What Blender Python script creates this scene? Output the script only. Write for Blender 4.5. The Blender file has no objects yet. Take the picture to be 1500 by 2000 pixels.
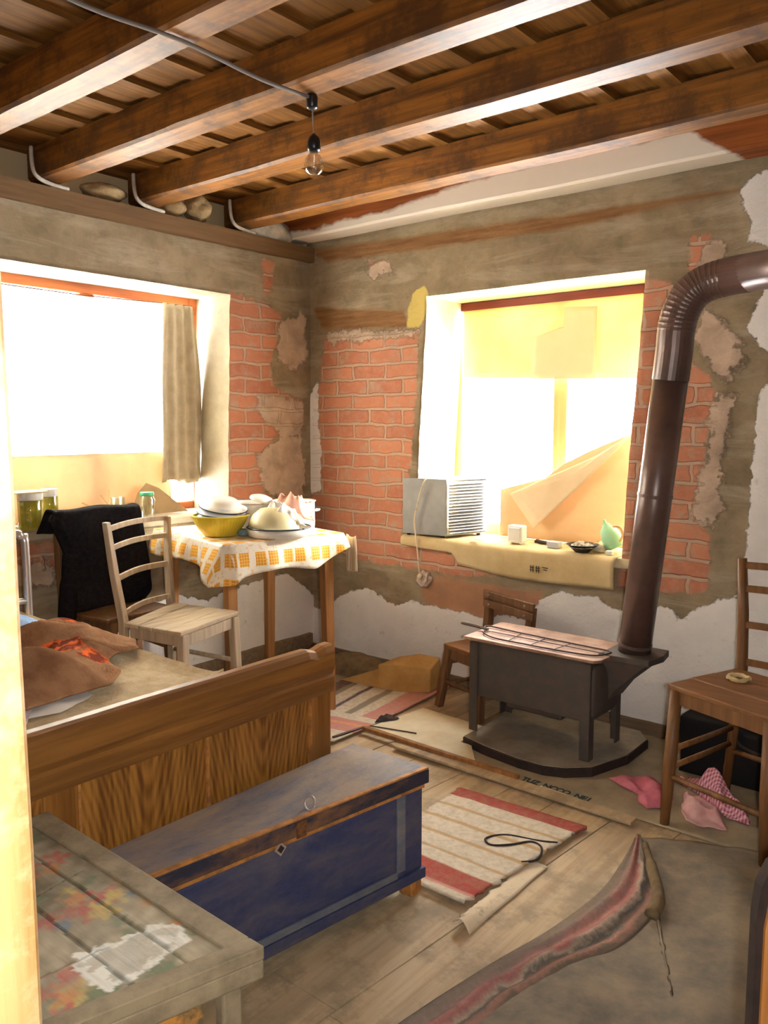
import bpy, bmesh, math, random
import numpy as np
from mathutils import Vector, Matrix, noise as mn
random.seed(7)
C = bpy.context.scene.collection
SC = bpy.context.scene

# ---------------------------------------------------------------- camera
cam_d = bpy.data.cameras.new('camera'); cam = bpy.data.objects.new('camera', cam_d); C.objects.link(cam)
cam_d.sensor_fit = 'VERTICAL'; cam_d.sensor_height = 24.0; cam_d.sensor_width = 18.0
cam_d.lens = 1600.0/2000.0*24.0
cam_d.clip_start = 0.05
CAM = Vector((3.0943, -3.1542, 1.25))
fwd = Vector((-0.63101, 0.76820, -0.10811)).normalized()
rgt = Vector((0.77273, 0.63473, 0.0)).normalized()
upv = rgt.cross(fwd)
cam.matrix_world = Matrix(((rgt.x, upv.x, -fwd.x, CAM.x), (rgt.y, upv.y, -fwd.y, CAM.y), (rgt.z, upv.z, -fwd.z, CAM.z), (0, 0, 0, 1)))
SC.camera = cam

# ---------------------------------------------------------------- light
W_STRENGTH = 20.0
w = bpy.data.worlds.new('daylight'); SC.world = w; w.use_nodes = True
bg = w.node_tree.nodes['Background']; bg.inputs[0].default_value = (0.93, 0.965, 1.0, 1)
_tc = w.node_tree.nodes.new('ShaderNodeTexCoord'); _sp = w.node_tree.nodes.new('ShaderNodeSeparateXYZ'); _mr = w.node_tree.nodes.new('ShaderNodeMapRange')
w.node_tree.links.new(_tc.outputs['Generated'], _sp.inputs[0]); w.node_tree.links.new(_sp.outputs[2], _mr.inputs[0])
_mr.inputs[1].default_value = -0.12; _mr.inputs[2].default_value = 0.08      # lower half brightened to push light up onto the beams, hazy sky above
_mr.inputs[3].default_value = W_STRENGTH*2.3; _mr.inputs[4].default_value = W_STRENGTH*0.95
w.node_tree.links.new(_mr.outputs[0], bg.inputs[1])
SC.view_settings.view_transform = 'Standard'; SC.view_settings.look = 'None'
SC.view_settings.gamma = 1.0; SC.view_settings.use_curve_mapping = False
SC.view_settings.exposure = 0.92

def area_portal(name, loc, rot, sx, sy):
    l = bpy.data.lights.new(name, 'AREA'); l.shape = 'RECTANGLE'; l.size = sx; l.size_y = sy
    l.cycles.is_portal = True
    o = bpy.data.objects.new(name, l); C.objects.link(o); o.location = loc; o.rotation_euler = rot
    return o
area_portal('portal_window_left', (-0.42, -1.15, 1.34), (math.radians(90), 0, math.radians(-90)), 1.3, 1.1)
area_portal('portal_window_right', (1.26, 0.42, 1.27), (math.radians(90), 0, math.radians(180)), 1.1, 1.15)

sun_d = bpy.data.lights.new('sun', 'SUN'); sun_d.energy = 9.0; sun_d.angle = math.radians(9); sun_d.color = (1.0, 0.93, 0.80)
sun = bpy.data.objects.new('sun', sun_d); C.objects.link(sun)
sun.rotation_euler = Vector((-0.62, -0.74, -0.36)).to_track_quat('-Z', 'Y').to_euler()

fl_d = bpy.data.lights.new('camera_flash', 'AREA'); fl_d.energy = 11.0; fl_d.shape = 'RECTANGLE'; fl_d.size = 0.05; fl_d.size_y = 0.03
fl_d.color = (1.0, 0.98, 0.95)
fl = bpy.data.objects.new('camera_flash', fl_d); C.objects.link(fl)
fl.location = CAM + rgt*0.055 + Vector((0, 0, 0.01)) - fwd*0.02
fl.rotation_euler = fwd.to_track_quat('-Z', 'Y').to_euler()

# ---------------------------------------------------------------- helpers
def srgb(r, g, b):
    f = lambda c: ((c/255.0)/12.92) if c/255.0 <= 0.04045 else (((c/255.0)+0.055)/1.055)**2.4
    return (f(r), f(g), f(b), 1.0)

class N:
    def __init__(self, name):
        self.m = bpy.data.materials.new(name); self.m.use_nodes = True
        self.t = self.m.node_tree; self.n = self.t.nodes; self.l = self.t.links
        self.b = self.n['Principled BSDF']; self.out = self.n['Material Output']
        self.tc = self.n.new('ShaderNodeTexCoord')
    def coord(self, scale=(1, 1, 1), kind='Object', rot=(0, 0, 0), loc=(0, 0, 0)):
        mp = self.n.new('ShaderNodeMapping'); mp.inputs['Scale'].default_value = scale; mp.inputs['Rotation'].default_value = rot
        mp.inputs['Location'].default_value = loc
        self.l.new(self.tc.outputs[kind], mp.inputs['Vector']); return mp.outputs[0]
    def noise(self, scale, co=None, detail=5, rough=0.6, dist=0.0):
        x = self.n.new('ShaderNodeTexNoise'); x.inputs['Scale'].default_value = scale; x.inputs['Detail'].default_value = detail
        x.inputs['Roughness'].default_value = rough; x.inputs['Distortion'].default_value = dist
        self.l.new(co if co is not None else self.tc.outputs['Object'], x.inputs['Vector']); return x.outputs['Fac']
    def ramp(self, v, lo, hi, a=0.0, b=1.0):
        x = self.n.new('ShaderNodeMapRange'); x.inputs['From Min'].default_value = lo; x.inputs['From Max'].default_value = hi
        x.inputs['To Min'].default_value = a; x.inputs['To Max'].default_value = b; x.clamp = True
        self.l.new(v, x.inputs['Value']); return x.outputs[0]
    def math(self, op, a, b=None):
        x = self.n.new('ShaderNodeMath'); x.operation = op
        for i, v in enumerate((a, b)):
            if v is None: continue
            if isinstance(v, (int, float)): x.inputs[i].default_value = v
            else: self.l.new(v, x.inputs[i])
        return x.outputs[0]
    def mix(self, f, a, b, mode='MIX'):
        x = self.n.new('ShaderNodeMix'); x.data_type = 'RGBA'; x.blend_type = mode
        for s, v in (('Factor_Float', f), ('A_Color', a), ('B_Color', b)):
            sk = [i for i in x.inputs if i.identifier == s][0]
            if isinstance(v, (int, float)): sk.default_value = v
            elif isinstance(v, tuple): sk.default_value = v
            else: self.l.new(v, sk)
        return [o for o in x.outputs if o.identifier == 'Result_Color'][0]
    def attr(self, name, kind='Fac'):
        x = self.n.new('ShaderNodeAttribute'); x.attribute_name = name; return x.outputs[kind]
    def col(self, c):
        if isinstance(c, tuple): self.b.inputs['Base Color'].default_value = c
        else: self.l.new(c, self.b.inputs['Base Color'])
    def bump(self, h, strength=0.4, dist=0.01):
        x = self.n.new('ShaderNodeBump'); x.inputs['Strength'].default_value = strength; x.inputs['Distance'].default_value = dist
        self.l.new(h, x.inputs['Height']); self.l.new(x.outputs[0], self.b.inputs['Normal'])
    def set(self, rough=0.8, metal=0.0, spec=0.5):
        self.b.inputs['Roughness'].default_value = rough; self.b.inputs['Metallic'].default_value = metal
        self.b.inputs['Specular IOR Level'].default_value = spec; return self.m

def wood(name, c1, c2, axis=0, rough=0.6, grain=60, dirt=None, spec=0.4, cath=False):
    k = N(name); sc = [1.0]*3
    for i in range(3): sc[i] = 0.05 if i == axis else 1.0
    co = k.coord(tuple(sc))
    f = k.noise(grain, co, 6, 0.65, 0.3)
    f2 = k.noise(9, k.coord(tuple(0.18 if i == axis else 1.0 for i in range(3))), 3, 0.5, 0.8)
    c = k.mix(k.ramp(f, 0.35, 0.65), c1, c2)
    c = k.mix(k.ramp(f2, 0.4, 0.7, 0, 0.55), c, tuple(x*0.55 for x in c1[:3])+(1,))
    if dirt:
        c = k.mix(k.ramp(k.noise(7, None, 6, 0.7), 0.48, 0.62, 0, 0.8), c, dirt)
    k.col(c); k.bump(f, 0.35, 0.002); return k.set(rough, 0, spec)

def plain(name, c, c2=None, scale=12, lo=0.4, hi=0.65, rough=0.75, metal=0.0, bump=0.2, bscale=40, bdist=0.003, spec=0.4):
    k = N(name)
    if c2: k.col(k.mix(k.ramp(k.noise(scale, None, 6, 0.65), lo, hi), c, c2))
    else: k.col(c)
    if bump: k.bump(k.noise(bscale, None, 4), bump, bdist)
    return k.set(rough, metal, spec)

def translucent(name, c, c2, tr=0.6, scale=8, transp=0.0, rough=0.9, fold=None):
    k = N(name); n, l = k.n, k.l
    col = k.mix(k.ramp(k.noise(scale, None, 5), 0.35, 0.7), c, c2)
    k.col(col); k.bump(k.noise(scale*1.5, None, 4), 0.5, 0.01); k.set(rough, 0, 0.1)
    t = n.new('ShaderNodeBsdfTranslucent'); l.new(col, t.inputs['Color'])
    m = n.new('ShaderNodeMixShader'); m.inputs[0].default_value = tr
    l.new(k.b.outputs[0], m.inputs[1]); l.new(t.outputs[0], m.inputs[2]); s = m.outputs[0]
    if transp:
        tp = n.new('ShaderNodeBsdfTransparent'); m2 = n.new('ShaderNodeMixShader'); m2.inputs[0].default_value = transp
        l.new(s, m2.inputs[1]); l.new(tp.outputs[0], m2.inputs[2]); s = m2.outputs[0]
    l.new(s, k.out.inputs['Surface']); return k.m

def glass(name, tint=(1, 1, 1, 1), refl=0.12):
    k = N(name); n, l = k.n, k.l
    tp = n.new('ShaderNodeBsdfTransparent'); tp.inputs[0].default_value = tint
    g = n.new('ShaderNodeBsdfGlossy'); g.inputs['Roughness'].default_value = 0.03
    fr = n.new('ShaderNodeLayerWeight'); fr.inputs['Blend'].default_value = 0.25
    mm = k.math('ADD', k.math('MULTIPLY', fr.outputs['Facing'], 0.6), refl*0.3)
    m = n.new('ShaderNodeMixShader'); l.new(mm, m.inputs[0]); l.new(tp.outputs[0], m.inputs[1]); l.new(g.outputs[0], m.inputs[2])
    l.new(m.outputs[0], k.out.inputs['Surface']); return k.m

MATW = {}     # parent matrices
def thing(name, label, cat, loc=(0, 0, 0), rz=0.0, group=None, kind=None):
    o = bpy.data.objects.new(name, None); C.objects.link(o); o.empty_display_size = 0.05
    o.location = loc; o.rotation_euler = (0, 0, rz)
    MATW[o.name] = Matrix.Translation(loc) @ Matrix.Rotation(rz, 4, 'Z')
    tag(o, label, cat, group, kind); return o
def tag(o, label=None, cat=None, group=None, kind=None):
    if label: o['label'] = label
    if cat: o['category'] = cat
    if group: o['group'] = group
    if kind: o['kind'] = kind
    return o
def obj(name, bm, mat, parent=None, label=None, cat=None, group=None, kind=None, bevel=0, smooth=False, solid=0, sub=0, mats=None, tri=False):
    """bm is in world coordinates; the object gets its own origin"""
    me = bpy.data.meshes.new(name)
    bmesh.ops.recalc_face_normals(bm, faces=bm.faces[:]) if not tri else None
    if parent is None:
        vs = [v.co for v in bm.verts]
        mnx = min(v.x for v in vs); mxx = max(v.x for v in vs); mny = min(v.y for v in vs); mxy = max(v.y for v in vs); mz = min(v.z for v in vs)
        org = Vector(((mnx+mxx)/2, (mny+mxy)/2, mz)) if kind != 'structure' else Vector((0, 0, 0))
        M = Matrix.Translation(org)
    else:
        M = MATW[parent.name]
    bm.transform(M.inverted()); bm.to_mesh(me); bm.free()
    o = bpy.data.objects.new(name, me); C.objects.link(o)
    for m in (mats or [mat]): me.materials.append(m)
    if parent is None:
        o.location = M.to_translation(); MATW[o.name] = M
    else:
        o.parent = parent; MATW[o.name] = M
    if smooth:
        for p in me.polygons: p.use_smooth = True
    if solid:
        md = o.modifiers.new('solid', 'SOLIDIFY'); md.thickness = solid; md.offset = -1
    if sub:
        md = o.modifiers.new('sub', 'SUBSURF'); md.levels = sub; md.render_levels = sub
    if bevel:
        md = o.modifiers.new('bevel', 'BEVEL'); md.width = bevel; md.segments = 2; md.limit_method = 'ANGLE'; md.angle_limit = math.radians(40)
    return tag(o, label, cat, group, kind)
def dup(root, d, label=None, group=None):
    r = root.copy(); C.objects.link(r); r.location = Vector(root.location)+Vector(d)
    if label: r['label'] = label
    if group: r['group'] = group
    for ch in list(root.children):
        c = ch.copy(); C.objects.link(c); c.parent = r
        for g in list(ch.children):
            q = g.copy(); C.objects.link(q); q.parent = c
    return r
def B(): return bmesh.new()
def box(bm, x0, x1, y0, y1, z0, z1):
    v = [bm.verts.new(p) for p in ((x0, y0, z0), (x1, y0, z0), (x1, y1, z0), (x0, y1, z0), (x0, y0, z1), (x1, y0, z1), (x1, y1, z1), (x0, y1, z1))]
    for f in ((3, 2, 1, 0), (4, 5, 6, 7), (0, 1, 5, 4), (1, 2, 6, 5), (2, 3, 7, 6), (3, 0, 4, 7)): bm.faces.new([v[i] for i in f])
    return bm
def prism(bm, poly, z0, z1):
    """poly: list of (x,y)"""
    a = [bm.verts.new((p[0], p[1], z0)) for p in poly]; b = [bm.verts.new((p[0], p[1], z1)) for p in poly]; n = len(poly)
    bm.faces.new(a[::-1]); bm.faces.new(b)
    for i in range(n): bm.faces.new((a[i], a[(i+1) % n], b[(i+1) % n], b[i]))
    return bm
def loft(bm, loops, cap=True):
    rows = [[bm.verts.new(p) for p in L] for L in loops]; n = len(rows[0])
    for r in range(len(rows)-1):
        for i in range(n): bm.faces.new((rows[r][i], rows[r][(i+1) % n], rows[r+1][(i+1) % n], rows[r+1][i]))
    if cap: bm.faces.new(rows[0][::-1]); bm.faces.new(rows[-1])
    return bm
def bar(bm, p1, p2, w, h, up=(0, 0, 1), w2=None, h2=None):
    p1 = Vector(p1); p2 = Vector(p2); d = (p2-p1).normalized(); u = Vector(up)
    if abs(d.dot(u)) > 0.95: u = Vector((1, 0, 0))
    s = d.cross(u).normalized(); t = s.cross(d).normalized(); w2 = w2 or w; h2 = h2 or h
    L = [[p+s*a*ww/2+t*b*hh/2 for a, b in ((-1, -1), (1, -1), (1, 1), (-1, 1))] for p, ww, hh in ((p1, w, h), (p2, w2, h2))]
    return loft(bm, L)
def catmull(pts, sub=6):
    P = [Vector(p) for p in pts]; out = []
    for i in range(len(P)-1):
        a = P[max(i-1, 0)]; b = P[i]; c = P[i+1]; d = P[min(i+2, len(P)-1)]
        for k in range(sub):
            t = k/sub
            out.append(0.5*((2*b)+(-a+c)*t+(2*a-5*b+4*c-d)*t*t+(-a+3*b-3*c+d)*t**3))
    out.append(P[-1]); return out
def tube(bm, pts, r, seg=10, closed=False):
    P = [Vector(p) for p in pts]; n = len(P); R = r if isinstance(r, (list, tuple)) else [r]*n
    t0 = (P[1]-P[0]).normalized(); u = Vector((0, 0, 1)) if abs(t0.z) < 0.9 else Vector((1, 0, 0))
    s = t0.cross(u).normalized(); loops = []
    for i in range(n):
        t = (P[min(i+1, n-1)]-P[max(i-1, 0)]).normalized()
        s = (s-t*s.dot(t)).normalized(); q = t.cross(s)
        loops.append([P[i]+(s*math.cos(2*math.pi*k/seg)+q*math.sin(2*math.pi*k/seg))*R[i] for k in range(seg)])
    return loft(bm, loops)
def lathe(bm, prof, c, seg=32, tilt=None):
    loops = []
    for r, z in prof:
        loops.append([Vector((max(r, 1e-4)*math.cos(2*math.pi*k/seg), max(r, 1e-4)*math.sin(2*math.pi*k/seg), z)) for k in range(seg)])
    if tilt: loops = [[tilt @ p for p in L] for L in loops]
    return loft(bm, [[p+Vector(c) for p in L] for L in loops])
def sdf(px, py, poly):
    """signed distance, positive inside (arrays)"""
    n = len(poly); d = np.full(px.shape, 1e9); ins = np.zeros(px.shape, bool)
    for i in range(n):
        ax, ay = poly[i]; bx, by = poly[(i+1) % n]; ex, ey = bx-ax, by-ay
        t = np.clip(((px-ax)*ex+(py-ay)*ey)/(ex*ex+ey*ey+1e-12), 0, 1)
        d = np.minimum(d, np.hypot(px-ax-t*ex, py-ay-t*ey))
        if ay != by:
            c = ((ay > py) != (by > py)) & (px < (bx-ax)*(py-ay)/(by-ay)+ax); ins ^= c
    return np.where(ins, d, -d)
def nz(x, y, z=0.0, s=1.0): return mn.noise(Vector((x*s, y*s, z)))
def crumple(poly, z0, amp, fs, seed=0, rings=14, seg=90, rim=0.004, ridge=True, fold=None, tilt=None, base=0.0):
    """star shaped cloth lying on a surface: rings from the centroid to the outline"""
    bm = B(); n = len(poly); cx = sum(p[0] for p in poly)/n; cy = sum(p[1] for p in poly)/n
    per = []
    L = [math.dist(poly[i], poly[(i+1) % n]) for i in range(n)]; T = sum(L)
    for k in range(seg):
        s = k/seg*T; i = 0
        while s > L[i] and i < n-1: s -= L[i]; i += 1
        a, b = poly[i], poly[(i+1) % n]; t = s/L[i]
        j = nz(a[0]+(b[0]-a[0])*t, a[1]+(b[1]-a[1])*t, seed+9, 25)*0.012
        per.append((a[0]+(b[0]-a[0])*t+j, a[1]+(b[1]-a[1])*t-j))
    def H(x, y, t):
        h = nz(x, y, seed, fs)
        if ridge: h = 1-abs(h)*2.2
        else: h = h*0.5+0.5
        h += 0.35*nz(x, y, seed+3, fs*2.7)
        if fold: h += fold(x, y)
        return z0+base+rim+max(h, 0)*amp*(1-t**5)
    c = bm.verts.new((cx, cy, H(cx, cy, 0))); prev = None
    for r in range(1, rings+1):
        t = r/rings; row = []
        for (x, y) in per:
            X = cx+(x-cx)*t; Y = cy+(y-cy)*t; row.append(bm.verts.new((X, Y, H(X, Y, t))))
        for i in range(seg):
            j = (i+1) % seg
            if prev is None: bm.faces.new((c, row[i], row[j]))
            else: bm.faces.new((prev[i], row[i], row[j], prev[j]))
        prev = row
    return bm

WALLS={
 'R_white':[[-0.206, 0.205], [0.111, 0.266], [0.205, 0.335], [0.331, 0.393], [0.408, 0.408], [0.487, 0.373], [0.57, 0.345], [0.667, 0.372], [0.823, 0.369], [0.972, 0.365], [1.085, 0.358], [1.208, 0.389], [1.3, 0.391], [1.4, 0.486], [1.485, 0.538], [1.568, 0.52], [1.649, 0.531], [1.718, 0.487], [1.816, 0.491], [1.92, 0.527], [1.981, 0.525], [1.992, 0.486], [2.04, 0.524], [2.097, 0.562], [2.134, 0.583], [2.216, 0.599], [2.232, 0.925], [2.238, 1.113], [2.245, 1.334], [2.277, 1.397], [2.591, 1.463], [2.764, -1.628], [-0.229, -1.043]],
 'R_white2':[[2.202, 1.591], [2.233, 1.678], [2.261, 1.729], [2.575, 1.763], [2.591, 1.463], [2.289, 1.495], [2.254, 1.519]],
 'R_white3':[[2.149, 2.094], [2.161, 2.025], [2.19, 1.968], [2.185, 1.894], [2.254, 1.867], [2.571, 1.828], [2.55, 2.203], [2.242, 2.133]],
 'R_whitecrack':[[-0.036, 1.348], [0.057, 1.481], [0.072, 0.886], [-0.066, 0.865]],
 'R_pink':[[0.822, 0.531], [1.083, 0.514], [1.399, 0.509], [1.401, 0.418], [1.141, 0.343], [0.972, 0.353], [0.762, 0.372], [0.73, 0.444]],
 'R_brick1':[[0.096, 1.685], [0.717, 1.686], [0.7, 1.313], [0.665, 0.993], [0.618, 0.7], [0.968, 0.626], [1.244, 0.586], [0.97, 0.529], [0.667, 0.544], [0.332, 0.541], [0.114, 0.614], [-0.036, 0.769], [0.056, 1.427]],
 'R_brick2':[[1.802, 1.805], [1.922, 1.782], [1.921, 1.668], [1.982, 1.493], [2.07, 1.432], [2.091, 1.365], [2.07, 1.108], [2.048, 0.913], [2.102, 0.8], [2.099, 0.612], [1.918, 0.582], [1.737, 0.575], [1.767, 1.303]],
 'R_brick3':[[1.983, 1.953], [2.049, 1.931], [2.028, 1.864], [2.012, 1.801], [1.984, 1.823]],
 'R_brick4':[[0.412, 2.046], [0.503, 2.025], [0.51, 1.996], [0.406, 2.013]],
 'R_mort1':[[2.041, 1.686], [2.145, 1.595], [2.189, 1.482], [2.136, 1.402], [2.069, 1.447], [2.007, 1.586]],
 'R_mort2':[[2.101, 1.356], [2.171, 1.336], [2.12, 0.995], [2.166, 0.921], [2.094, 0.854], [1.996, 0.889], [2.074, 1.108], [2.079, 1.223]],
 'R_mort3':[[2.027, 1.882], [2.099, 1.909], [2.113, 1.835], [2.026, 1.808]],
 'R_mort4':[[0.389, 2.015], [0.535, 2.05], [0.574, 1.974], [0.438, 1.945]],
 'R_mort5':[[0.126, 1.714], [0.717, 1.698], [0.717, 1.645], [0.125, 1.667]],
 'R_yellow':[[0.685, 1.871], [0.757, 1.892], [0.776, 1.834], [0.723, 1.697], [0.64, 1.699], [0.655, 1.798]],
 'R_wood':[[0.017, 1.854], [0.63, 1.781], [0.662, 1.702], [0.089, 1.73]],
 'R_wood2':[[-0.017, 2.146], [1.456, 2.099], [2.158, 2.087], [2.159, 2.075], [1.458, 2.042], [0.129, 2.07]],
 'L_brick1':[[-0.538, 1.858], [-0.309, 1.852], [-0.213, 1.787], [-0.225, 1.704], [-0.281, 1.573], [-0.266, 1.42], [-0.059, 1.36], [-0.061, 1.239], [-0.235, 1.187], [-0.377, 1.087], [-0.347, 0.905], [-0.187, 0.827], [-0.188, 0.76], [-0.598, 0.797]],
 'L_brick2':[[-0.332, 2.067], [-0.254, 2.059], [-0.267, 1.89], [-0.323, 1.871]],
 'L_brick3':[[-1.655, 0.781], [-1.467, 0.78], [-1.439, 0.662], [-1.66, 0.672]],
 'L_mort1':[[-0.225, 1.73], [-0.052, 1.837], [-0.017, 1.589], [-0.12, 1.517], [-0.246, 1.575]],
 'L_mort2':[[-0.37, 1.392], [-0.067, 1.36], [-0.062, 1.185], [-0.217, 1.174], [-0.389, 1.316]],
 'L_mort3':[[-0.394, 1.087], [-0.235, 1.174], [-0.062, 1.185], [-0.063, 0.845], [-0.241, 0.858], [-0.346, 0.931]],
 'L_white':[[-1.672, 0.442], [-1.439, 0.406], [-0.878, 0.464], [-0.732, 0.411], [-0.476, 0.451], [-0.194, 0.462], [-0.043, 0.356], [0.117, 0.244], [0.107, -0.705], [-1.72, -0.512]],
 'L_mort0':[[-1.658, 0.712], [-1.481, 0.699], [-1.475, 0.604], [-1.663, 0.612]],
}

# ---------------------------------------------------------------- materials
def wall_material(name):
    k = N(name)
    uv = k.coord((1, 1, 1), 'UV')
    nb = k.n.new('ShaderNodeTexNoise'); nb.inputs['Scale'].default_value = 9; k.l.new(uv, nb.inputs['Vector'])
    va = k.n.new('ShaderNodeVectorMath'); va.operation = 'MULTIPLY_ADD'; k.l.new(nb.outputs['Color'], va.inputs[0])
    va.inputs[1].default_value = (0.045, 0.030, 0); k.l.new(uv, va.inputs[2])
    br = k.n.new('ShaderNodeTexBrick'); k.l.new(va.outputs[0], br.inputs['Vector'])
    br.inputs['Color1'].default_value = srgb(194, 130, 100); br.inputs['Color2'].default_value = srgb(168, 108, 84)
    br.inputs['Mortar'].default_value = srgb(186, 160, 138); br.inputs['Scale'].default_value = 1.0
    br.inputs['Mortar Size'].default_value = 0.009; br.inputs['Brick Width'].default_value = 0.215; br.inputs['Row Height'].default_value = 0.074
    br.inputs['Mortar Smooth'].default_value = 0.35; br.inputs['Bias'].default_value = -0.1
    br.offset = 0.5
    bc = k.mix(k.ramp(k.noise(22, uv, 6, 0.7), 0.42, 0.68, 0, 0.55), br.outputs['Color'], srgb(200, 142, 112))
    bc = k.mix(k.ramp(k.noise(13, uv, 6, 0.7), 0.52, 0.66, 0, 0.8), bc, srgb(176, 156, 134))
    # mud render
    n1 = k.noise(3.2, uv, 8, 0.68); n2 = k.noise(11, uv, 6, 0.6, 0.4)
    mud = k.mix(k.ramp(n1, 0.35, 0.65), srgb(128, 112, 88), srgb(160, 142, 114))
    mud = k.mix(k.ramp(n2, 0.5, 0.75, 0, 0.7), mud, srgb(108, 98, 74))
    strk = k.noise(5, k.coord((0.35, 2.2, 1), 'UV'), 7, 0.7, 0.5)
    mud = k.mix(k.ramp(strk, 0.50, 0.68, 0, 0.75), mud, srgb(178, 164, 142))
    edge = k.noise(26, uv, 6, 0.7); edge2 = k.noise(7, uv, 4, 0.6)
    def mask(a, amp=0.035, w=0.004):
        j = k.math('MULTIPLY', k.math('ADD', k.math('SUBTRACT', edge, 0.5), k.math('SUBTRACT', edge2, 0.5)), amp)
        return k.ramp(k.math('ADD', k.attr(a), j), -w, w)
    c = k.mix(mask('wood', 0.02, 0.01), mud, k.mix(k.ramp(k.noise(40, k.coord((0.1, 1.4, 1), 'UV')), 0.35, 0.65), srgb(118, 82, 50), srgb(142, 108, 72)))
    mbrick = mask('brick', 0.06, 0.006); c = k.mix(mbrick, c, bc)
    mort = k.mix(k.ramp(n2, 0.35, 0.65), srgb(202, 178, 156), srgb(170, 148, 128))
    mm = mask('mort', 0.11, 0.006); c = k.mix(mm, c, mort)
    c = k.mix(mask('pink', 0.05, 0.012), c, k.mix(k.ramp(n2, 0.3, 0.7), srgb(176, 128, 96), srgb(158, 120, 92)))
    wh = k.mix(k.ramp(k.noise(17, uv, 8, 0.75), 0.60, 0.72, 0, 0.6), k.mix(k.ramp(n1, 0.3, 0.7), srgb(240, 235, 230), srgb(224, 218, 214)), srgb(150, 134, 116))
    mw = mask('white', 0.05, 0.003); c = k.mix(mw, c, wh)
    c = k.mix(mask('yellow', 0.03, 0.004), c, srgb(206, 184, 106))
    k.col(c)
    h = k.math('ADD', k.math('MULTIPLY', edge, 0.5), k.math('MULTIPLY', k.math('MULTIPLY', mbrick, br.outputs['Fac']), -0.7))
    h = k.math('ADD', h, k.math('MULTIPLY', mw, 0.8)); h = k.math('ADD', h, k.math('MULTIPLY', mm, 0.5))
    k.bump(h, 0.8, 0.012); return k.set(0.95, 0, 0.15)
m_wall = wall_material('crumbling_wall')
m_reveal = plain('cream_reveal_plaster', srgb(236, 222, 182), srgb(222, 204, 160), 6, rough=0.9, bump=0.3, bscale=20)
m_reveal2 = plain('beige_reveal_plaster', srgb(176, 166, 144), srgb(158, 146, 122), 6, rough=0.9, bump=0.3, bscale=20)
m_plaster = plain('back_wall_plaster', srgb(112, 98, 82), srgb(92, 78, 62), 4, rough=0.95)
m_beam = wood('beam_timber', srgb(152, 98, 34), srgb(86, 50, 16), 0, 0.50, 50, dirt=srgb(70, 42, 20), spec=0.45)
m_board = wood('ceiling_board', srgb(144, 98, 42), srgb(98, 62, 26), 1, 0.75, 50, spec=0.2)
m_plate = wood('wall_plate_timber', srgb(128, 96, 62), srgb(104, 78, 50), 1, 0.85, 50)
m_floor = wood('floor_plank', srgb(206, 182, 146), srgb(182, 154, 118), 1, 0.7, 40, dirt=srgb(152, 134, 106))
m_post = wood('door_post_pine', srgb(198, 164, 108), srgb(170, 122, 70), 2, 0.6, 40, dirt=srgb(214, 192, 148))
m_winframe = wood('window_frame_wood', srgb(176, 98, 46), srgb(140, 70, 32), 1, 0.55, 40)
m_winred = wood('window_frame_red', srgb(132, 52, 34), srgb(100, 40, 26), 0, 0.6, 40)
m_wincream = wood('window_frame_cream', srgb(232, 206, 140), srgb(214, 184, 116), 2, 0.6, 40)
m_glass = glass('window_glass')
m_jar = glass('jar_glass', (0.93, 0.97, 0.93, 1), 0.4)
m_white_limewash = plain('limewash', srgb(222, 214, 202), srgb(176, 166, 150), 14, rough=0.95, bump=0.5)
m_stone = plain('stone', srgb(186, 160, 118), srgb(150, 122, 84), 18, rough=0.95, bump=0.6, bdist=0.01)
m_skirt = wood('skirting_wood', srgb(140, 118, 92), srgb(112, 92, 70), 0, 0.8, 40)
m_bedwood = wood('veneer_bed_wood', srgb(168, 112, 48), srgb(116, 70, 26), 2, 0.42, 34, spec=0.5)
def cathedral(name, c1, c2, y0, per):
    k = N(name); sp = k.n.new('ShaderNodeSeparateXYZ'); k.l.new(k.tc.outputs['Object'], sp.inputs[0])
    nn = k.math('MULTIPLY', k.math('SUBTRACT', k.noise(3.5, None, 3), 0.5), 0.035)
    y = k.math('ADD', k.math('SUBTRACT', sp.outputs[1], y0), nn)
    yy = k.math('PINGPONG', y, per)
    d = k.math('SQRT', k.math('ADD', k.math('MULTIPLY', yy, yy), 0.0006))
    f = k.math('ADD', k.math('MULTIPLY', d, 1.0), k.math('MULTIPLY', sp.outputs[2], -0.22))
    sn = k.math('SINE', k.math('MULTIPLY', f, 430.0))
    fine = k.noise(60, k.coord((1, 1, 0.05)), 5, 0.65)
    m = k.math('ADD', k.math('MULTIPLY', sn, 0.07), fine)
    c = k.mix(k.ramp(m, 0.36, 0.66), c1, c2); k.col(c); return k.set(0.42, 0, 0.5)
m_bedrail = wood('veneer_rail_wood', srgb(160, 108, 50), srgb(108, 66, 26), 1, 0.42, 34, spec=0.5)
m_beige = plain('beige_cover_cloth', srgb(206, 184, 146), srgb(186, 162, 122), 30, rough=0.95, bump=0.5, bscale=120)
m_blanket = plain('brown_wool', srgb(152, 92, 54), srgb(124, 70, 40), 14, rough=1.0, bump=0.7, bscale=160, spec=0.05)
m_tablewood = wood('table_leg_wood', srgb(176, 124, 72), srgb(138, 92, 52), 2, 0.6, 40)
m_chairwood = wood('weathered_chair_wood', srgb(206, 186, 160), srgb(170, 148, 122), 2, 0.65, 50)
m_seatwood = wood('weathered_seat_wood', srgb(208, 188, 158), srgb(174, 152, 122), 1, 0.6, 50)
m_chair2 = wood('dark_chair_wood', srgb(134, 96, 62), srgb(98, 66, 42), 2, 0.55, 50)
m_chair3 = wood('brown_chair_wood', srgb(140, 98, 58), srgb(104, 68, 38), 2, 0.5, 50)
m_seat3 = wood('brown_seat_wood', srgb(150, 104, 62), srgb(116, 76, 44), 0, 0.5, 50)
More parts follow.
